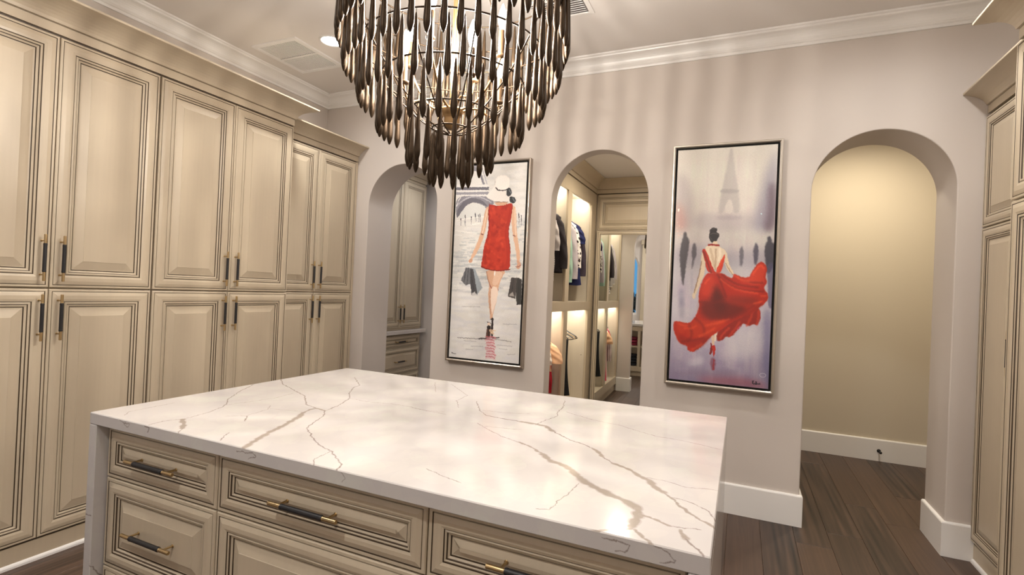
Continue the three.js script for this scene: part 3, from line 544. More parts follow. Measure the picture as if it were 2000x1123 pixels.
  // shoes and legs
  soft([268,1356,308,1352,308,1434,279,1437], 'rgba(120,70,90,.2)', 8, 8); stroke(c, [297,1371,294,1418,296,1432], 'rgba(150,50,55,.8)', 12);
  curve(c, [271,1208,283,1202,295,1230,294,1277,282,1278], '#d3b49a'); curve(c, [291,1198,311,1191,304,1235,296,1259], '#e6d3bd'); curve(c, [270,1255,280,1267,284,1319,269,1345,265,1338,270,1308], '#7a211b'); curve(c, [278,1278,300,1272,305,1300,299,1330,295,1359,289,1324,280,1302], '#b52a1c');
  c.filter = 'blur(2.5px)';
  // back hem, skirt
  const RED = '#b0240d', RD = '#5e150a', RL = '#c4361a';
  curve(c, [308,1253,353,1235,363,1214,397,1217,425,1187,457,1144,473,1120,512,1141,533,1123,555,1133,576,1103,577,1035,541,1014,382,1085,306,1194], '#8f2012');
  curve(c, [429,1163,456,1133,451,1156,435,1172], '#c0485a');
  for (const q of [[330,1228,351,1191,384,1160], [386,1212,418,1170,450,1116], [495,1136,516,1095,526,1054], [555,1127,565,1087,563,1041]]) stroke(c, q, 'rgba(205,60,36,.55)', 14);
  curve(c, [225,810,284,812,323,806,392,851,401,804,440,833,501,834,514,792,562,718,612,771,593,820,610,863,584,897,619,935,616,969,580,999,567,1025,187,1043,177,961,188,905,206,849], RED);
  curve(c, [188,976,620,959,610,982,568,1015,526,1060,416,1106,317,1188,283,1208,193,1305,158,1332,116,1323,121,1290,60,1283,21,1207,16,1159,24,1128,122,1152,162,1102,187,1036], RED);
  c.filter = 'blur(16px)';
  curve(c, [194,988,345,987,436,1001,514,1026,449,1076,383,1108,269,1126,209,1094,190,1047], '#6e180b'); curve(c, [276,990,345,993,369,1033,336,1076,290,1060], RD); c.filter = 'blur(8px)'; curve(c, [168,1102,222,1129,303,1112,383,1108,305,1183,214,1230,155,1240,94,1220,128,1158], '#b52d0d'); curve(c, [31,1140,122,1158,94,1208,52,1223], '#bb3014'); curve(c, [52,1211,132,1253,226,1241,260,1221,227,1282,157,1311,121,1290,60,1277], '#9c2210');
  c.filter = 'blur(6px)';
  for (const q of [[162,1108,223,1152,225,1211], [122,1158,154,1216,120,1260], [78,1269,155,1252,226,1235], [255,1227,215,1271,169,1316], [535,1008,471,1057,382,1096], [578,1001,525,1043,471,1080]]) stroke(c, q, 'rgba(120,24,12,.55)', 16);
  for (const q of [[235,1152,304,1136,383,1102], [93,1178,141,1181,170,1156], [43,1145,80,1161,116,1159], [190,1226,248,1198,293,1166], [146,1318,181,1298,215,1271]]) stroke(c, q, 'rgba(238,92,50,.6)', 10);
  c.filter = 'blur(9px)'; curve(c, [206,859,245,822,286,857,293,927,259,958,205,960,188,920], '#c23016'); c.filter = 'blur(16px)'; curve(c, [286,867,317,926,367,974,291,1017,251,998,269,937], RD); curve(c, [338,965,415,952,509,953,579,970,534,1011,416,1001], '#86200f'); c.filter = 'blur(4px)'; curve(c, [411,819,459,842,501,841,518,797,563,733,601,776,584,820,599,863,554,884,488,871,440,853], RL);
  for (const q of [[294,821,345,870,413,903,499,920,591,917], [305,836,336,905,357,964], [324,821,393,869,460,887,554,894], [186,1001,271,1008,348,979], [440,838,497,866,581,864]]) stroke(c, q, 'rgba(112,22,10,.6)', 12);
  for (const q of [[315,846,379,899,461,921,555,932], [401,819,440,848,497,856], [519,812,559,743,587,776], [574,946,606,945], [217,879,246,843], [534,996,584,980]]) stroke(c, q, 'rgba(240,88,50,.65)', 9);
  c.filter = 'blur(1.5px)';
  // torso and arms
  curve(c, [187,666,184,717,179,798,162,875,141,947,134,963,142,985,156,982,161,946,187,879,215,808,213,747,206,697], '#d8c3a6'); curve(c, [328,661,351,676,360,725,375,770,401,804,396,824,362,795,338,746,332,696], '#ddc9ac'); stroke(c, [187,737,180,803,162,880,149,942], 'rgba(110,74,54,.6)', 7); stroke(c, [346,745,371,790,395,819], 'rgba(120,84,60,.55)', 5);
  curve(c, [236,625,278,623,308,646,343,661,344,691,312,756,279,802,243,747,210,676,204,651], '#dfccb0'); stroke(c, [279,656,281,716,279,786], 'rgba(150,112,84,.45)', 12); stroke(c, [245,656,261,716,273,766], 'rgba(170,134,104,.35)', 16); stroke(c, [304,656,310,686,301,726], 'rgba(245,230,208,.6)', 16); curve(c, [258,600,285,600,288,626,303,641,244,641,254,623], '#dcc6a8'); stroke(c, [231,628,258,626,298,632], '#8f1f16', 11);
  curve(c, [187,661,209,648,242,727,277,807,323,811,227,813,215,747,201,702], '#b3260f'); curve(c, [338,681,340,701,331,756,319,808,279,809,307,746], '#cc3416'); stroke(c, [200,676,233,757,254,807], 'rgba(100,18,10,.55)', 12); stroke(c, [332,701,312,756,294,801], 'rgba(235,90,50,.5)', 8);
  // hair
  curve(c, [236,539,233,527,255,515,280,519,285,535,276,545,296,555,297,575,285,595,278,608,263,603,253,620,243,608,231,588,229,565], '#1f1a1b'); stroke(c, [241,560,261,550,286,560], '#4a3f3e', 6); stroke(c, [245,529,265,524], '#453b3b', 5); stroke(c, [237,575,252,595], '#3b3231', 5);
  c.filter = 'none'; painterly(c, PW, PH, 2.2);
  // signature
  for (const q of [[543,1478,545,1497], [551,1477,544,1489,553,1501], [555,1493,557,1499,560,1493,562,1499], [564,1481,565,1500], [568,1482,569,1499], [571,1498,574,1491,578,1497], [580,1497,582,1491,585,1496], [588,1489,590,1497]]) stroke(c, q, '#26212b', 4);
  c.strokeStyle = 'rgba(220,215,225,.6)'; c.lineWidth = 3; c.beginPath(); c.ellipse(604, 1438, 19, 12, 0, 0, 7); c.stroke();
});
for (const t of [art1, art2]) { t.flipY = true; }
function painting(label, x0, x1, y0, y1, art, metal, face) {
  const w = x1 - x0, h = y1 - y0, t = thing('framed_painting', label, 'painting', [(x0 + x1) / 2, (y0 + y1) / 2, ZF + 0.001]);
  const d = 0.05, one = [1, 1, 1];
  mesh('frame', rings(w, h, [[0, 0], [0, d - 0.004, one], [0.002, d - 0.001, one], [0.005, d, one], [face * 0.6, d, one], [face * 0.8, d - 0.003, one], [face, d - 0.006, one], [face, 0.012, one], [face + 0.001, 0.012, one]]).geo(), metal, t);
  mesh('floater_liner', rings(w, h, [[face, 0.008], [face, 0.0125, one], [w / 2 - 0.01, 0.0125, one]]).geo(), M.black, t);
  const q = face + 0.014, cw = w / 2 - q, ch = h / 2 - q, g = new THREE.BoxGeometry(cw * 2, ch * 2, 0.026); g.translate(0, 0, 0.0265);
  const mat = new THREE.MeshPhysicalMaterial({ map: art, roughness: 0.5, clearcoat: 0.15, clearcoatRoughness: 0.35 }), edge = new THREE.MeshStandardMaterial({ color: lin(0.02, 0.02, 0.02), roughness: 0.7 });
  mesh('canvas', g, [edge, edge, edge, edge, mat, edge], t);
}
painting('framed painting of a woman in a short red dress and white hat carrying shopping bags', -2.208, -1.52, 0.803, 2.43, art1, M.pewter, 0.017);
painting('silver framed painting of a woman in a billowing long red gown walking in mist', -0.463, 0.211, 0.812, 2.441, art2, M.silver, 0.018);

// ---------------------------------------------------------------- chandelier
const RODX = -1.82, GU = 2.27, GD_ = 1.085;
const CX = -1.034, CZ = -1.69;
{
  const t = thing('chandelier', 'tiered bronze chandelier of hanging metal teardrops with lit candle bulbs over the island', 'chandelier', [CX, 0, CZ]);
  const tiers = [[0.415, 2.608, 52], [0.428, 2.5, 52], [0.4, 2.392, 49], [0.347, 2.284, 43], [0.27, 2.176, 34], [0.157, 2.064, 20], [0.073, 2.004, 11]];
  for (const [r, y] of tiers) { const g = new THREE.TorusGeometry(r, 0.0032, 6, 64); g.rotateX(Math.PI / 2); mesh('ring', g, M.bronze, t).position.y = y; }
  for (let k = 0; k < 10; k++) {
    const a = k / 10 * Math.PI * 2 + 0.2, pts = [...tiers].reverse().map(([r, y]) => new THREE.Vector3(Math.cos(a) * r, y, Math.sin(a) * r));
    pts.unshift(new THREE.Vector3(Math.cos(a) * 0.012, 1.985, Math.sin(a) * 0.012)); pts.push(new THREE.Vector3(Math.cos(a) * 0.30, 2.72, Math.sin(a) * 0.30), new THREE.Vector3(Math.cos(a) * 0.02, 2.79, Math.sin(a) * 0.02));
    mesh('rib', new THREE.TubeGeometry(new THREE.CatmullRomCurve3(pts, false, 'centripetal'), 48, 0.0028, 5), M.bronze, t);
  }
  const V = (a) => a.map(([x, y]) => new THREE.Vector2(x, y));
  mesh('stem', new THREE.LatheGeometry(V([[0, 2.05], [0.013, 2.05], [0.013, 2.8], [0.02, 2.82], [0.008, 2.84], [0.008, 3.1], [0, 3.1]]), 20), M.gold, t);
  mesh('hub', new THREE.LatheGeometry(V([[0, 2.005], [0.026, 2.008], [0.03, 2.02], [0.03, 2.05], [0.036, 2.056], [0.042, 2.075], [0.041, 2.082], [0.015, 2.084], [0, 2.084]]), 28), M.gold, t);
  mesh('canopy', new THREE.LatheGeometry(V([[0, 3.085], [0.02, 3.085], [0.06, 3.1], [0.075, 3.125], [0.078, CEIL - 0.0005], [0, CEIL - 0.0005]]), 32), M.bronze, t);
  const drop = new THREE.LatheGeometry(V([[0, -0.216], [0.004, -0.212], [0.0084, -0.2], [0.0112, -0.188], [0.0122, -0.176], [0.0113, -0.156], [0.0096, -0.124], [0.0078, -0.09], [0.0065, -0.06], [0.0052, -0.036], [0.003, -0.018], [0.0009, -0.013], [0.0009, 0.004], [0, 0.004]]), 12);
  const R = rng(12);
  for (const [r, y, n] of tiers) for (let i = 0; i < n; i++) {
    const a = (i + 0.15 * R()) / n * Math.PI * 2 + y * 7, m = mesh('teardrop', drop, M.bronze, t);
    m.position.set(Math.cos(a) * r, y - 0.002, Math.sin(a) * r); m.rotation.set((R() - 0.5) * 0.025, R() * 6, (R() - 0.5) * 0.025);
  }
  const bulbG = new THREE.LatheGeometry(V([[0, 0], [0.008, 0.002], [0.0105, 0.012], [0.0155, 0.028], [0.0172, 0.042], [0.0145, 0.06], [0.0085, 0.08], [0.003, 0.096], [0, 0.1]]), 16);
  const dirC = Math.atan2(-CZ, -CX);           // bearing from the axis to the viewer, used to place the eight arms
  for (let k = 0; k < 8; k++) {
    const a = dirC - (18 + 45 * k) * Math.PI / 180, up = k % 2, r = 0.19, bx = Math.cos(a) * r, bz = Math.sin(a) * r, by = up ? 2.36 : 2.24;
    mesh('arm', new THREE.TubeGeometry(new THREE.CatmullRomCurve3([new THREE.Vector3(Math.cos(a) * 0.03, 2.075, Math.sin(a) * 0.03), new THREE.Vector3(bx * 0.5, 2.1, bz * 0.5), new THREE.Vector3(bx * 0.88, by - 0.16, bz * 0.88), new THREE.Vector3(bx, by - 0.1, bz)]), 20, 0.0045, 7), M.gold, t);
    mesh('candle_sleeve', new THREE.LatheGeometry(V([[0, -0.105], [0.016, -0.1], [0.017, -0.092], [0.0115, -0.088], [0.0115, -0.002], [0.0095, 0], [0, 0]]), 16), M.sleeve, t).position.set(bx, by, bz);
    const b = mesh('bulb', bulbG, M.bulb, t); b.position.set(bx, by, bz);
    const p = new THREE.PointLight(WARM, LIGHT.bulb, 0, 2); p.position.set(0, 0.045, 0); p.shadow.radius = 0.8; p.castShadow = true; p.name = 'bulb_light'; b.add(p);
  }
}

// ---------------------------------------------------------------- ceiling fittings
function downlight(label, x, y, z, col, cd, wide = 1.54) {
  const t = thing('downlight', label, 'downlight', [x, y, z]);
  mesh('trim_ring', new THREE.LatheGeometry([[0.0726, 0.0004], [0.074, -0.004], [0.084, -0.006], [0.09, -0.0035], [0.0905, -0.0005]].map(([a, b]) => new THREE.Vector2(a, b)), 40), M.white, t);
  const l = mesh('lens', new THREE.LatheGeometry([[0, -0.003], [0.062, -0.003], [0.072, -0.0022], [0.0725, 0.0004], [0, 0.0004]].map(([a, b]) => new THREE.Vector2(a, b)), 36), M.lens, t);
  const s = new THREE.SpotLight(col, cd, 0, wide, 0.9, 2); s.position.set(0, -0.012, 0); s.target.position.set(0, -1, 0); s.shadow.radius = 3; s.castShadow = true; s.name = 'downlight_beam'; t.add(s, s.target);
  return t;
}
downlight('lit round recessed downlight beside the square return grille', -2.763, CEIL - 0.0005, -2.826, SOFT, LIGHT.can);
downlight('recessed downlight above the near wardrobes behind the chandelier', -2.763, CEIL - 0.0005, -0.55, SOFT, LIGHT.can);
downlight('recessed downlight above the floor before the empty arch', 0.72, CEIL - 0.0005, -2.826, SOFT, LIGHT.can);
downlight('recessed downlight above the deep wardrobe nearest the camera', 0.72, CEIL - 0.0005, -0.55, SOFT, LIGHT.can);
downlight('added fill downlight above the aisle behind the camera', -1.03, CEIL - 0.0005, 0.45, SOFT, LIGHT.can * 2);  // unseen lamp added as fill to brighten the island front
downlight('recessed downlight in the hall behind the empty arch', 0.95, CH - 0.0005, -4.85, AMBER, LIGHT.hall);
downlight('recessed downlight in the mirrored closet', -0.95, CC - 0.0005, -4.75, AMBER, LIGHT.closet);
downlight('recessed downlight in the small dressing room with drawers', -2.85, CD - 0.0005, -4.6, COOL, LIGHT.niche);
{ // square return grille: frame, two fields of slats
  const x0 = -3.41, x1 = -2.968, z0 = -3.18, z1 = -2.68, t = thing('return_grille', 'large square white return air grille of fine slats in the ceiling', 'grille', [(x0 + x1) / 2, CEIL - 0.0005, (z0 + z1) / 2], 0);
  const w = x1 - x0, d = z1 - z0, fr = rings(w, d, [[0, 0], [0.002, 0.009, [1, 1, 1]], [0.032, 0.011, [1, 1, 1]], [0.034, 0.006, [1, 1, 1]], [0.034, 0.0005, [1, 1, 1]]]).geo(); fr.rotateX(Math.PI / 2);
  mesh('frame', fr, M.trim, t);
  mesh('dark_throat', boxGeo(-w / 2 + 0.034, w / 2 - 0.034, -0.0012, 0, -d / 2 + 0.034, d / 2 - 0.034, [1, 1, 1], 0.0002), new THREE.MeshStandardMaterial({ color: lin(0.05, 0.045, 0.04), roughness: 0.9 }), t);
  mesh('mullion', boxGeo(-w / 2 + 0.034, w / 2 - 0.034, -0.009, -0.001, -0.008, 0.008, [1, 1, 1]), M.trim, t);
  const sl = new Tri(); const n = 22, span = w - 0.068;
  const sg = boxGeo(-0.0042, 0.0042, -0.0085, -0.0035, -d / 4 + 0.026, d / 4 - 0.012, [1, 1, 1], 0.001);
  for (let i = 0; i < n; i++) for (const s of [-1, 1]) { const m = mesh('slat', sg, M.trim, t); m.position.set(-span / 2 + (i + 0.5) * span / n, 0, s * (d / 4 - 0.007 * s * s)); m.position.z = s * (d / 4 - 0.009); }
}
{ // supply register by the chandelier
  const x0 = -1.27, x1 = -0.89, z0 = -3.08, z1 = -2.84, t = thing('supply_register', 'small white louvred supply register half hidden behind the chandelier', 'register', [(x0 + x1) / 2, CEIL - 0.0005, (z0 + z1) / 2]);
  const w = x1 - x0, d = z1 - z0, fr = rings(w, d, [[0, 0], [0.002, 0.006, [1, 1, 1]], [0.028, 0.009, [1, 1, 1]], [0.03, 0.0005, [1, 1, 1]]]).geo(); fr.rotateX(Math.PI / 2);
  mesh('frame', fr, M.trim, t);
  mesh('dark_throat', boxGeo(-w / 2 + 0.03, w / 2 - 0.03, -0.0012, 0, -d / 2 + 0.03, d / 2 - 0.03, [1, 1, 1], 0.0002), new THREE.MeshStandardMaterial({ color: lin(0.2, 0.18, 0.17), roughness: 0.9 }), t);
  const sg = boxGeo(-w / 2 + 0.032, w / 2 - 0.032, -0.002, 0.001, -0.013, 0.013, [1, 1, 1], 0.0008);
  for (let i = 0; i < 8; i++) { const m = mesh('louvre', sg, M.trim, t); m.position.set(0, -0.011, -d / 2 + 0.042 + i * 0.0225); m.rotation.x = 0.5; }
}
{ // door stop on the hall baseboard
  const t = thing('door_stop', 'small dark door stop sticking out of the hall baseboard', 'door stop', [1.19, 0.095, -5.642]);
  const L = (p) => new THREE.LatheGeometry(p.map(([a, b]) => new THREE.Vector2(a, b)), 16).rotateX(Math.PI / 2);
  mesh('flange', L([[0, 0], [0.016, 0], [0.015, 0.004], [0.006, 0.007], [0, 0.007]]), M.black, t);
  mesh('rod', L([[0, 0.006], [0.0055, 0.006], [0.0055, 0.06], [0, 0.06]]), M.black, t);
  mesh('rubber_tip', L([[0, 0.058], [0.011, 0.058], [0.012, 0.066], [0.01, 0.075], [0, 0.077]]), M.plastic, t);
}

// ---------------------------------------------------------------- dressing room cabinet behind the left arch
{
  const ZC = -4.6, X = -3.385, chest = thing('drawer_chest', 'cream chest of drawers under a stone top inside the narrow arch', 'chest', [X, 0, ZC], TURN_L);
  const w = 0.43, dp = 0.545;
  mesh('carcass', boxGeo(-w, w, 0.1, 0.872, -dp, -0.001, P0), M.paint, chest); mesh('plinth', boxGeo(-w, w, 0.001, 0.1, -dp, -0.04, P0), M.paint, chest);
  for (const [a, b] of [[0.725, 0.862], [0.435, 0.721], [0.11, 0.431]]) front(chest, 'drawer', -w + 0.022, w - 0.022, a, b, 0.55, [0.02, (a + b) / 2, 0.2, 1, 0.021]);
  tag(mesh('countertop', boxGeo(-3.945, -3.325, 0.8735, 0.914, ZC - 0.465, ZC + 0.465, [1, 1, 1], 0.003), new THREE.MeshPhysicalMaterial({ color: lin(0.62, 0.57, 0.53), roughness: 0.25 })), 'plain pale stone top on the chest inside the narrow arch', 'countertop');
  const up = thing('wall_cabinet', 'tall narrow cream wall cabinet with paired handles standing on the stone top', 'cabinet', [-3.385, 0.9145, ZC], TURN_L);
  mesh('carcass', boxGeo(-w, w, 0.001, 1.66, -dp, -0.001, P0), M.paint, up);
  front(up, 'door', -w + 0.01, -0.002, 0.03, 1.635, 0.8, [-0.032, 0.18, 0.2, 0]); front(up, 'door', 0.002, w - 0.01, 0.03, 1.635, 0.8, [0.034, 0.18, 0.2, 0]);
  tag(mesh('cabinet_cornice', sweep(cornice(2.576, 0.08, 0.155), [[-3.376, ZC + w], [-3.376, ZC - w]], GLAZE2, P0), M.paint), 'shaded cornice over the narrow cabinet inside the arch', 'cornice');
}

// ---------------------------------------------------------------- closet behind the middle arch
{
  const S = [0.66, 0.59, 0.48], t = thing('open_wardrobe', 'lit open hanging wardrobe of four bays inside the middle arch', 'wardrobe', [0, 0, 0]);
  const z0 = -3.84, z1 = -5.738, fx = SX - 0.022;
  const f = new Tri();        // face frame
  const B = (za, zb, ya, yb) => f.box(SX - 0.022, SX, ya, yb, zb, za, P0, 0.002);
  B(z0, z1, 2.384, 2.53); B(z0, z1, 1.222, 1.315); B(z0, z1, 0.1, 0.215); B(z0, -3.89, 0.215, 1.222); B(z0, -3.89, 1.315, 2.384); B(-4.705, -4.82, 0.215, 1.222); B(-4.705, -4.82, 1.315, 2.384); B(-5.545, z1, 0.215, 1.222); B(-5.545, z1, 1.315, 2.384);
  mesh('face_frame', f.geo(), M.paint, t);
  mesh('painted_shadow_gap', boxGeo(SX - 0.03, SX - 0.008, 2.531, 2.5415, z1, z0, GLAZE), M.paint, t);  // glaze-dark strip, the shadow under the cornice put into its colour
  mesh('plinth', boxGeo(SB, SX - 0.02, 0.001, 0.1, z1, z0, P0), M.paint, t);
  mesh('back_panel', boxGeo(SB, SB + 0.012, 0.1, 2.52, z1, z0, S), M.shelf, t);
  for (const z of [-3.87, -4.76, -5.57]) mesh('side_panel', boxGeo(SB + 0.013, fx - 0.001, 0.1, 2.52, z - 0.012, z + 0.012, S), M.shelf, t);
  for (const y of [0.17, 1.29, 2.46]) for (const [a, b] of [[-3.883, -4.747], [-4.773, -5.557]]) mesh('shelf', boxGeo(SB + 0.013, fx - 0.001, y, y + 0.025, b, a, S), M.shelf, t);
  for (const y of [GD_, GU]) for (const [a, b] of [[-3.883, -4.747], [-4.773, -5.557]]) { const g = new THREE.CylinderGeometry(0.0125, 0.0125, a - b, 14); g.rotateX(Math.PI / 2); mesh('hanging_rod', g, M.chrome, t).position.set(RODX, y, (a + b) / 2); }
  for (const y of [1.2895, 2.4595]) for (const [a, b] of [[-3.9, -4.73], [-4.79, -5.54]]) {
    const m = mesh('light_strip', boxGeo(-0.032, 0.032, -0.009, 0, -(a - b) / 2, (a - b) / 2, [1, 1, 1], 0.001), M.strip, t); m.position.set(-1.59, y - 0.03, (a + b) / 2); m.rotation.z = -1.0;
    const l = new THREE.RectAreaLight(lin(1, 0.9, 0.74), LIGHT.strip, a - b, 0.06); l.position.set(0, -0.0105, 0); l.rotation.set(-Math.PI / 2, 0, Math.PI / 2); l.name = 'strip_light'; m.add(l);
  }
  for (const z of [-4.747, -5.557]) { const g = new THREE.SphereGeometry(0.004, 8, 6); mesh('shelf_pin', g, M.black, t).position.set(-1.6, 0.72, z); }
}
{
  const t = thing('mirror_cabinet', 'cream closet cabinet with a full height mirrored door below a raised panel', 'cabinet', [-1.0, 0, ZM]);
  const a = -0.538, b = 0.578;
  mesh('carcass', boxGeo(a, b, 0.1, 2.53, -0.022, -0.002, P0), M.paint, t);
  mesh('plinth', boxGeo(a, b, 0.001, 0.1, -0.022, 0.0, P0), M.paint, t);
  mesh('painted_shadow_gap', boxGeo(a, b, 2.531, 2.5415, -0.022, -0.004, GLAZE), M.paint, t);  // same painted shadow line between cabinet and cornice
  mesh('head_rail', boxGeo(-0.515, 0.53, 2.494, 2.528, -0.001, 0.018, P0), M.paint, t);
  front(t, 'door', -0.515, 0.53, 2.128, 2.49, 0.78);
  const w = 1.045, h = 2.0, one = P0;
  const d = mesh('mirror_door', rings(w, h, [[0, 0.001], [0, 0.018, one], [0.003, 0.021, one], [0.013, 0.021, one], [0.0142, 0.017, D1], [0.0165, 0.017, D1], [0.0175, 0.021, one], [0.036, 0.022, one], [0.0372, 0.018, D1], [0.0395, 0.018, D1], [0.041, 0.021, one], [0.046, 0.019, one], [0.0475, 0.008, one]]).geo(), M.paint, t);
  d.geometry.translate(-w / 2, 0, 0); d.position.set(0.53, 0.118 + h / 2, 0); d.rotation.y = 0.025;      // hinged on its far side and standing a finger ajar
  const g = new THREE.PlaneGeometry(w - 0.094, h - 0.094); const m = mesh('mirror_glass', g, M.mirror, d); m.position.set(-w / 2, 0, 0.0085); m.userData.label = 'full height mirror reflecting the closet';
}
{ const p = cornice(2.542, 0.11, 0.151);
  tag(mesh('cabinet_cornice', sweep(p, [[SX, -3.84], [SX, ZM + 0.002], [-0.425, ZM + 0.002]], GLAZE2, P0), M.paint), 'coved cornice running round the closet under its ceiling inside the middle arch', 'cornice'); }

// ---------------------------------------------------------------- clothes
function cloth(c1, kind, c2, c3) {
  const t = canvas(256, 512, (c, w, h) => {
    c.fillStyle = c1; c.fillRect(0, 0, w, h);
    const R = rng(kind.length * 97 + c1.length + c1.charCodeAt(2));
    if (kind === 'plaid') { for (let i = 0; i < 30; i++) for (let j = 0; j < 56; j++) if ((i + j) % 2) { c.fillStyle = (i * 7 + j * 3) % 5 ? c2 : c3; c.fillRect(i * 9, j * 9, 9, 9); } }
    if (kind === 'stripe') for (let i = 0; i < 16; i++) { c.fillStyle = i % 2 ? c2 : c3; c.fillRect(i * 16, 0, 6, h); }
    if (kind === 'floral') for (let i = 0; i < 150; i++) { c.fillStyle = R() < 0.7 ? c2 : c3; c.beginPath(); c.ellipse(R() * w, R() * h, 5 + R() * 13, 4 + R() * 9, R() * 3, 0, 7); c.fill(); }
    if (kind === 'print') { c.fillStyle = c2; for (let i = 0; i < 3; i++) c.fillRect(70, 150 + i * 26, 110 - i * 14, 13); }
    for (let i = 0; i < 1400; i++) { c.fillStyle = R() < 0.5 ? 'rgba(255,255,255,.05)' : 'rgba(0,0,0,.06)'; c.fillRect(R() * w, R() * h, 2 + R() * 3, 2 + R() * 6); }
  });
  t.wrapS = t.wrapT = THREE.RepeatWrapping;
  return new THREE.MeshPhysicalMaterial({ map: t, roughness: 0.9, sheen: 0.3, sheenRoughness: 0.6, side: THREE.DoubleSide });
}
function grid(nu, nv, f) {         // closed tube f(u, v) -> [x, y, z]
  const p = [], uv = [], ix = [];
  for (let j = 0; j <= nv; j++) for (let i = 0; i <= nu; i++) { p.push(...f(i / nu, j / nv)); uv.push(i / nu, 1 - j / nv); }
  for (let j = 0; j < nv; j++) for (let i = 0; i < nu; i++) { const a = j * (nu + 1) + i, b = a + nu + 1; ix.push(a, a + 1, b, a + 1, b + 1, b); }
  const g = new THREE.BufferGeometry(); g.setAttribute('position', new THREE.Float32BufferAttribute(p, 3)); g.setAttribute('uv', new THREE.Float32BufferAttribute(uv, 2)); g.setIndex(ix); g.computeVertexNormals();
  return g;
}
function hangerGeo(hw = 0.2) {
  const T = (pts, r, cl) => new THREE.TubeGeometry(new THREE.CatmullRomCurve3(pts.map(([x, y, z]) => new THREE.Vector3(x, y, z ?? 0)), cl, 'centripetal'), 40, r, 7);
  return mergeGeometries([T([[0.004, -0.07], [0, -0.035], [0.012, -0.015], [0.021, 0.003], [0.012, 0.0175], [-0.006, 0.017], [-0.0165, 0.006]], 0.0028), T([[-hw, -0.155], [-hw * 0.55, -0.105], [0, -0.066], [hw * 0.55, -0.105], [hw, -0.155], [hw * 0.85, -0.164], [0, -0.166], [-hw * 0.85, -0.164]], 0.0056, true)]);
}
const hangG = hangerGeo();
const hangMat = { black: M.plastic, white: M.white, wood: M.wood };
// a garment on its hanger; local x is the shoulder line, the rod runs along local z at y = 0
function garment(name, label, cat, z, y, o) {
  const t = thing(name, label, cat, [RODX + (o.dx ?? 0), y, z], o.turn ?? 0), R = rng(Math.round(z * 1000) + 9000), ph = R() * 6;
  mesh('hanger', hangG, hangMat[o.hang ?? 'black'], t);
  const sw = o.sw ?? 0.205, L = o.len ?? 0.7, th = o.th ?? 0.034, flare = o.flare ?? 0.02, fold = o.fold ?? 0.008, strap = o.strap;
  mesh('body', grid(40, 30, (u, v) => {
    const a = u * Math.PI * 2, s = Math.sin(a), c = Math.cos(a);
    const k = Math.min(1, v / 0.16), wid = v < 0.16 ? 0.055 + (sw - 0.055) * Math.pow(k, strap ? 1.6 : 0.9) : sw - (o.waist ?? 0.02) * Math.sin(Math.min(1, (v - 0.16) / 0.84) * Math.PI * 0.9) + flare * v;
    const dep = th * (0.35 + 0.65 * Math.min(1, v * 4)) + fold * Math.sin(u * 38 + ph + v * 3) * v + fold * 0.8 * Math.sin(u * 19 - v * 5 + ph);
    const yy = -0.062 - (v < 0.16 ? 0.092 * k : 0.092 + (v - 0.16) / 0.84 * (L - 0.092)) + (v > 0.98 ? 0.006 * Math.sin(u * 20 + ph) : 0);
    return [Math.sign(c) * Math.pow(Math.abs(c), 0.8) * wid, yy, Math.sign(s) * Math.pow(Math.abs(s), 0.7) * dep];
  }), o.mat, t);
  const sl = o.sleeve ?? 0;
  if (sl) for (const sd of [-1, 1]) {
    const rx = o.sr ?? 0.052;
    mesh('sleeve', grid(22, 20, (u, v) => {
      const a = u * Math.PI * 2, cx = sd * (sw - 0.03 + (0.035 + (o.out ?? 0.03)) * Math.sin(v * 1.7)), cy = -0.145 - v * sl, r = rx * (v < 0.08 ? 0.5 + v / 0.08 * 0.5 : 1 - 0.25 * v) * (1 + 0.035 * Math.sin(v * 17 + ph));
      return [cx + Math.cos(a) * r, cy + (1 - v) * Math.cos(a) * -sd * 0.03, Math.sin(a) * r * 0.62 + 0.004 * Math.sin(v * 17 + u * 12)];
    }), o.sleeveMat ?? o.mat, t);
  }
  if (o.collar) mesh('collar', grid(30, 6, (u, v) => { const a = u * Math.PI * 2; return [Math.cos(a) * (0.06 + 0.022 * v), -0.05 - 0.05 * v + 0.012 * Math.sin(a * 2), Math.sin(a) * (0.022 + 0.02 * v)]; }), o.collarMat ?? o.mat, t);
  return t;
}
const fab = {
  charcoal: cloth('#2b2529', 'plain'), ash: cloth('#b9b3b2', 'plain'), plaid: cloth('#d8d2cc', 'plaid', '#4a4648', '#8d8788'), mint: cloth('#9dbfae', 'plain'), lilac: cloth('#b9b0b6', 'plain'), floral: cloth('#e9e3dd', 'floral', '#2a2023', '#6d3b3b'), navy: cloth('#1b2150', 'plain'), plum: cloth('#3d3340', 'plain'),
  peach: cloth('#f0c49e', 'plain'), cream: cloth('#efe6dc', 'print', '#9aa0ad'), pink: cloth('#d4305f', 'plain'), blush: cloth('#e2c1bb', 'plain'), black: cloth('#131316', 'plain'), red: cloth('#b5182c', 'plain'), striped: cloth('#b9a9a4', 'stripe', '#5b3b44', '#d8ccc6'), tan: cloth('#b99a6c', 'plain'),
};
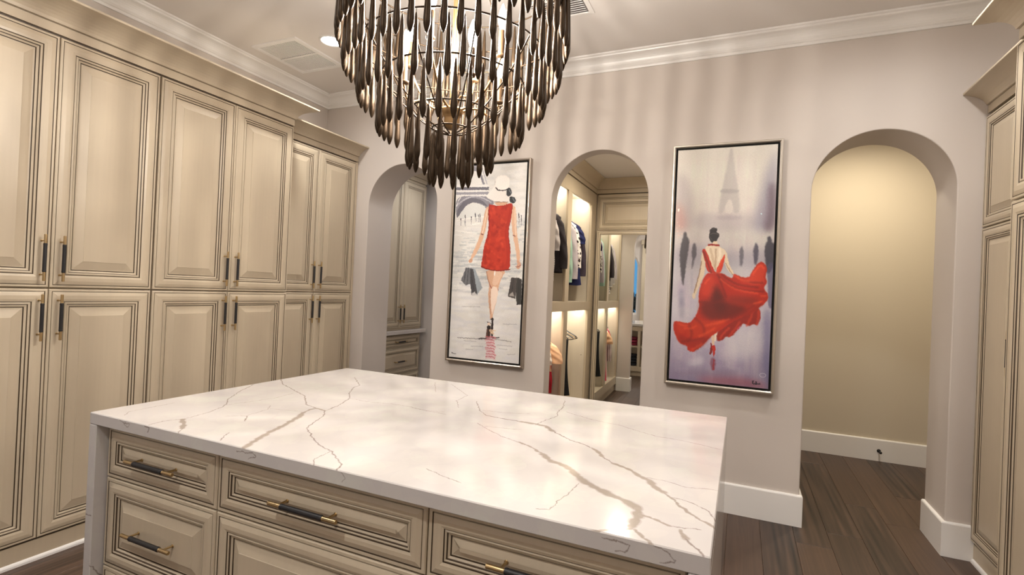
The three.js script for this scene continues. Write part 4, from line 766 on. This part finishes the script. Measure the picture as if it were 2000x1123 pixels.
// upper near bay, seen past the jamb and again in the mirror
garment('cardigan', 'houndstooth cardigan nearest the middle arch on the upper closet rail', 'cardigan', -4.27, GU, { mat: fab.plaid, sleeve: 0.58, len: 0.8, th: 0.038, dx: 0.0 });
garment('top', 'grey checked knit top hanging past the edge of the middle arch', 'top', -4.4, GU, { mat: fab.plaid, sleeve: 0.62, len: 0.72, out: 0.02, dx: 0.0 });
garment('shirt', 'pale grey shirt on a white hanger in the upper near bay', 'shirt', -4.5, GU, { mat: fab.ash, sleeve: 0.34, len: 0.6, hang: 'white', dx: 0.0 });
garment('coat', 'dark charcoal coat with a flared hem in the upper near bay', 'coat', -4.61, GU, { mat: fab.charcoal, sleeve: 0.5, len: 0.62, dx: 0.03, flare: 0.05, out: 0.045 });
garment('jacket', 'plain black jacket between the light grey shirt and the houndstooth cardigan', 'jacket', -4.1, GU, { mat: fab.black, sleeve: 0.56, len: 0.74, collar: 1, dx: -0.03 });
garment('shirt', 'light grey shirt nearest the arch wall on the upper rail', 'shirt', -3.98, GU, { mat: fab.lilac, sleeve: 0.5, len: 0.66, hang: 'white', dx: -0.03 });
// upper far bay
garment('sweater', 'mint green sweater half hidden by the closet post', 'sweater', -4.95, GU, { mat: fab.mint, sleeve: 0.62, len: 0.7, out: 0.02, dx: 0 });
garment('jacket', 'pale lilac grey jacket with a long sleeve in the upper far bay', 'jacket', -5.08, GU, { mat: fab.lilac, sleeve: 0.58, len: 0.66, collar: 1, sr: 0.06, dx: 0 });
garment('blouse', 'white blouse with a dark floral print beside the pale jacket', 'blouse', -5.21, GU, { mat: fab.floral, sleeve: 0.46, len: 0.62, dx: 0 });
garment('dress', 'royal blue dress hanging behind the floral blouse', 'dress', -5.3, GU, { mat: fab.navy, sleeve: 0.2, len: 0.72, dx: 0.01, flare: 0.055 });
garment('cardigan', 'dark plum cardigan last in the upper far bay', 'cardigan', -5.4, GU, { mat: fab.plum, sleeve: 0.54, len: 0.62, dx: 0 });
// lower near bay
garment('trousers', 'pale blush trousers in front of the hot pink ones', 'trousers', -4.2, GD_, { mat: fab.blush, len: 0.78, sw: 0.2, strap: 1, th: 0.024, dx: 0.0 });
garment('trousers', 'hot pink trousers hanging low beside the middle arch edge', 'trousers', -4.3, GD_, { mat: fab.pink, len: 0.82, sw: 0.2, strap: 1, th: 0.028, dx: 0.01 });
garment('t_shirt', 'white t-shirt with grey print in front of the peach one', 't-shirt', -4.42, GD_, { mat: fab.cream, sleeve: 0.2, len: 0.32, dx: 0.0, out: 0.03 });
garment('t_shirt', 'peach short sleeved t-shirt on a black hanger in the lower bay', 't-shirt', -4.56, GD_, { mat: fab.peach, sleeve: 0.2, len: 0.36, out: 0.06, sr: 0.072, dx: 0.01 });
garment('jacket', 'striped grey and plum jacket on the lower rail seen in the mirror', 'jacket', -4.0, GD_, { mat: fab.striped, sleeve: 0.5, len: 0.68, dx: -0.05 });
garment('dress', 'long crimson dress on the lower rail seen in the mirror', 'dress', -4.66, GD_, { mat: fab.red, sleeve: 0.5, len: 0.72, th: 0.04, dx: -0.075 });
garment('tunic', 'short red tunic nearest the blush trousers on the lower rail', 'tunic', -4.1, GD_, { mat: fab.red, sleeve: 0.2, len: 0.55, dx: -0.05 });
// lower far bay: bare hangers and one black dress
garment('dress', 'narrow black dress hanging alone in the lower far bay', 'dress', -5.0, GD_, { mat: fab.black, len: 0.66, strap: 1, sw: 0.19, dx: 0.045, flare: 0.05 });
[[-5.16, 'wood', 'bare wooden hanger among the black ones on the lower rail', 0.06], [-5.1, 'black', 'bare black hanger next to the narrow black dress', 0.05], [-5.22, 'black', 'bare black hanger in the middle of the lower rail', 0.06], [-5.28, 'black', 'bare black hanger farthest along the lower rail', 0.08]].forEach(([z, m, label, dx], i) => {
  const h = mesh('clothes_hanger', hangG, hangMat[m]); h.position.set(RODX + 0.06, GD_, z); h.rotation.y = 0.25 - i * 0.12; tag(h, label, 'hanger', 'bare hangers on the lower rail');
});

// ---------------------------------------------------------------- what the closet mirror shows of the room behind the camera
{
  const mk = (name, label, cat, x, y, col, n) => { const t = thing(name, label, cat, [x, y, IZ0 + 0.19]); for (let i = 0; i < n; i++) { const g = grid(28, 8, (u, v) => { const a = u * Math.PI * 2, r = 1 - Math.pow(Math.abs(v - 0.5) * 2, 4) * 0.2, c = Math.cos(a), s = Math.sin(a), k = 1 / Math.pow(Math.pow(Math.abs(c), 6) + Math.pow(Math.abs(s), 6), 1 / 6); return [c * k * 0.1 * r * (v === 0 || v === 1 ? 0.01 : 1), 0.001 + v * 0.05, s * k * 0.11 * r * (v === 0 || v === 1 ? 0.01 : 1)]; }); const m = mesh('folded_layer', g, cloth(col[i % col.length], 'plain'), t); m.position.y = i * 0.0505; m.rotation.y = 0.05 * (i % 2); } };
  mk('folded_jumpers', 'stack of folded berry coloured jumpers on the upper island shelf', 'jumpers', -1.57, 0.5255, ['#8e2442', '#a03050', '#7a2038'], 3);
  mk('folded_jeans', 'stack of folded dark jeans on the lower island shelf', 'jeans', -1.57, 0.1695, ['#1d2026', '#22252c'], 4);
  const t = thing('pilaster', 'cream pilaster with a moulded capital beside the arched window in the mirror', 'pilaster', [-1.76, 0, ZN]);
  mesh('shaft', boxGeo(-0.09, 0.09, 0.199, 2.62, -0.05, -0.001, P0, 0.004), M.paint, t);
  mesh('capital', boxGeo(-0.12, 0.12, 2.62, 2.74, -0.075, -0.001, P0, 0.012), M.paint, t);
}
{ // dark shrub outside the window
  const R = rng(8), list = []; for (let i = 0; i < 260; i++) { const g = new THREE.IcosahedronGeometry(0.05 + R() * 0.06, 0); g.scale(1, 0.6, 1); g.rotateX(R() * 3); g.rotateZ(R() * 3); const a = R() * 6.3, r = Math.sqrt(R()); g.translate(-2.45 + Math.cos(a) * r * 0.9, 0.6 + R() * 0.85, 2.3 + Math.sin(a) * r * 0.4); list.push(g); }
  const t = thing('shrub', 'dark shrub outside the arched window seen in the mirror', 'shrub', [0, 0, 0]);
  mesh('foliage', mergeGeometries(list), M.leaf, t).userData.kind = 'stuff';
  mesh('stem', new THREE.CylinderGeometry(0.03, 0.05, 0.9, 8).translate(-2.45, 0.45, 2.3), M.wood, t);
}

renderer.render(scene, camera);
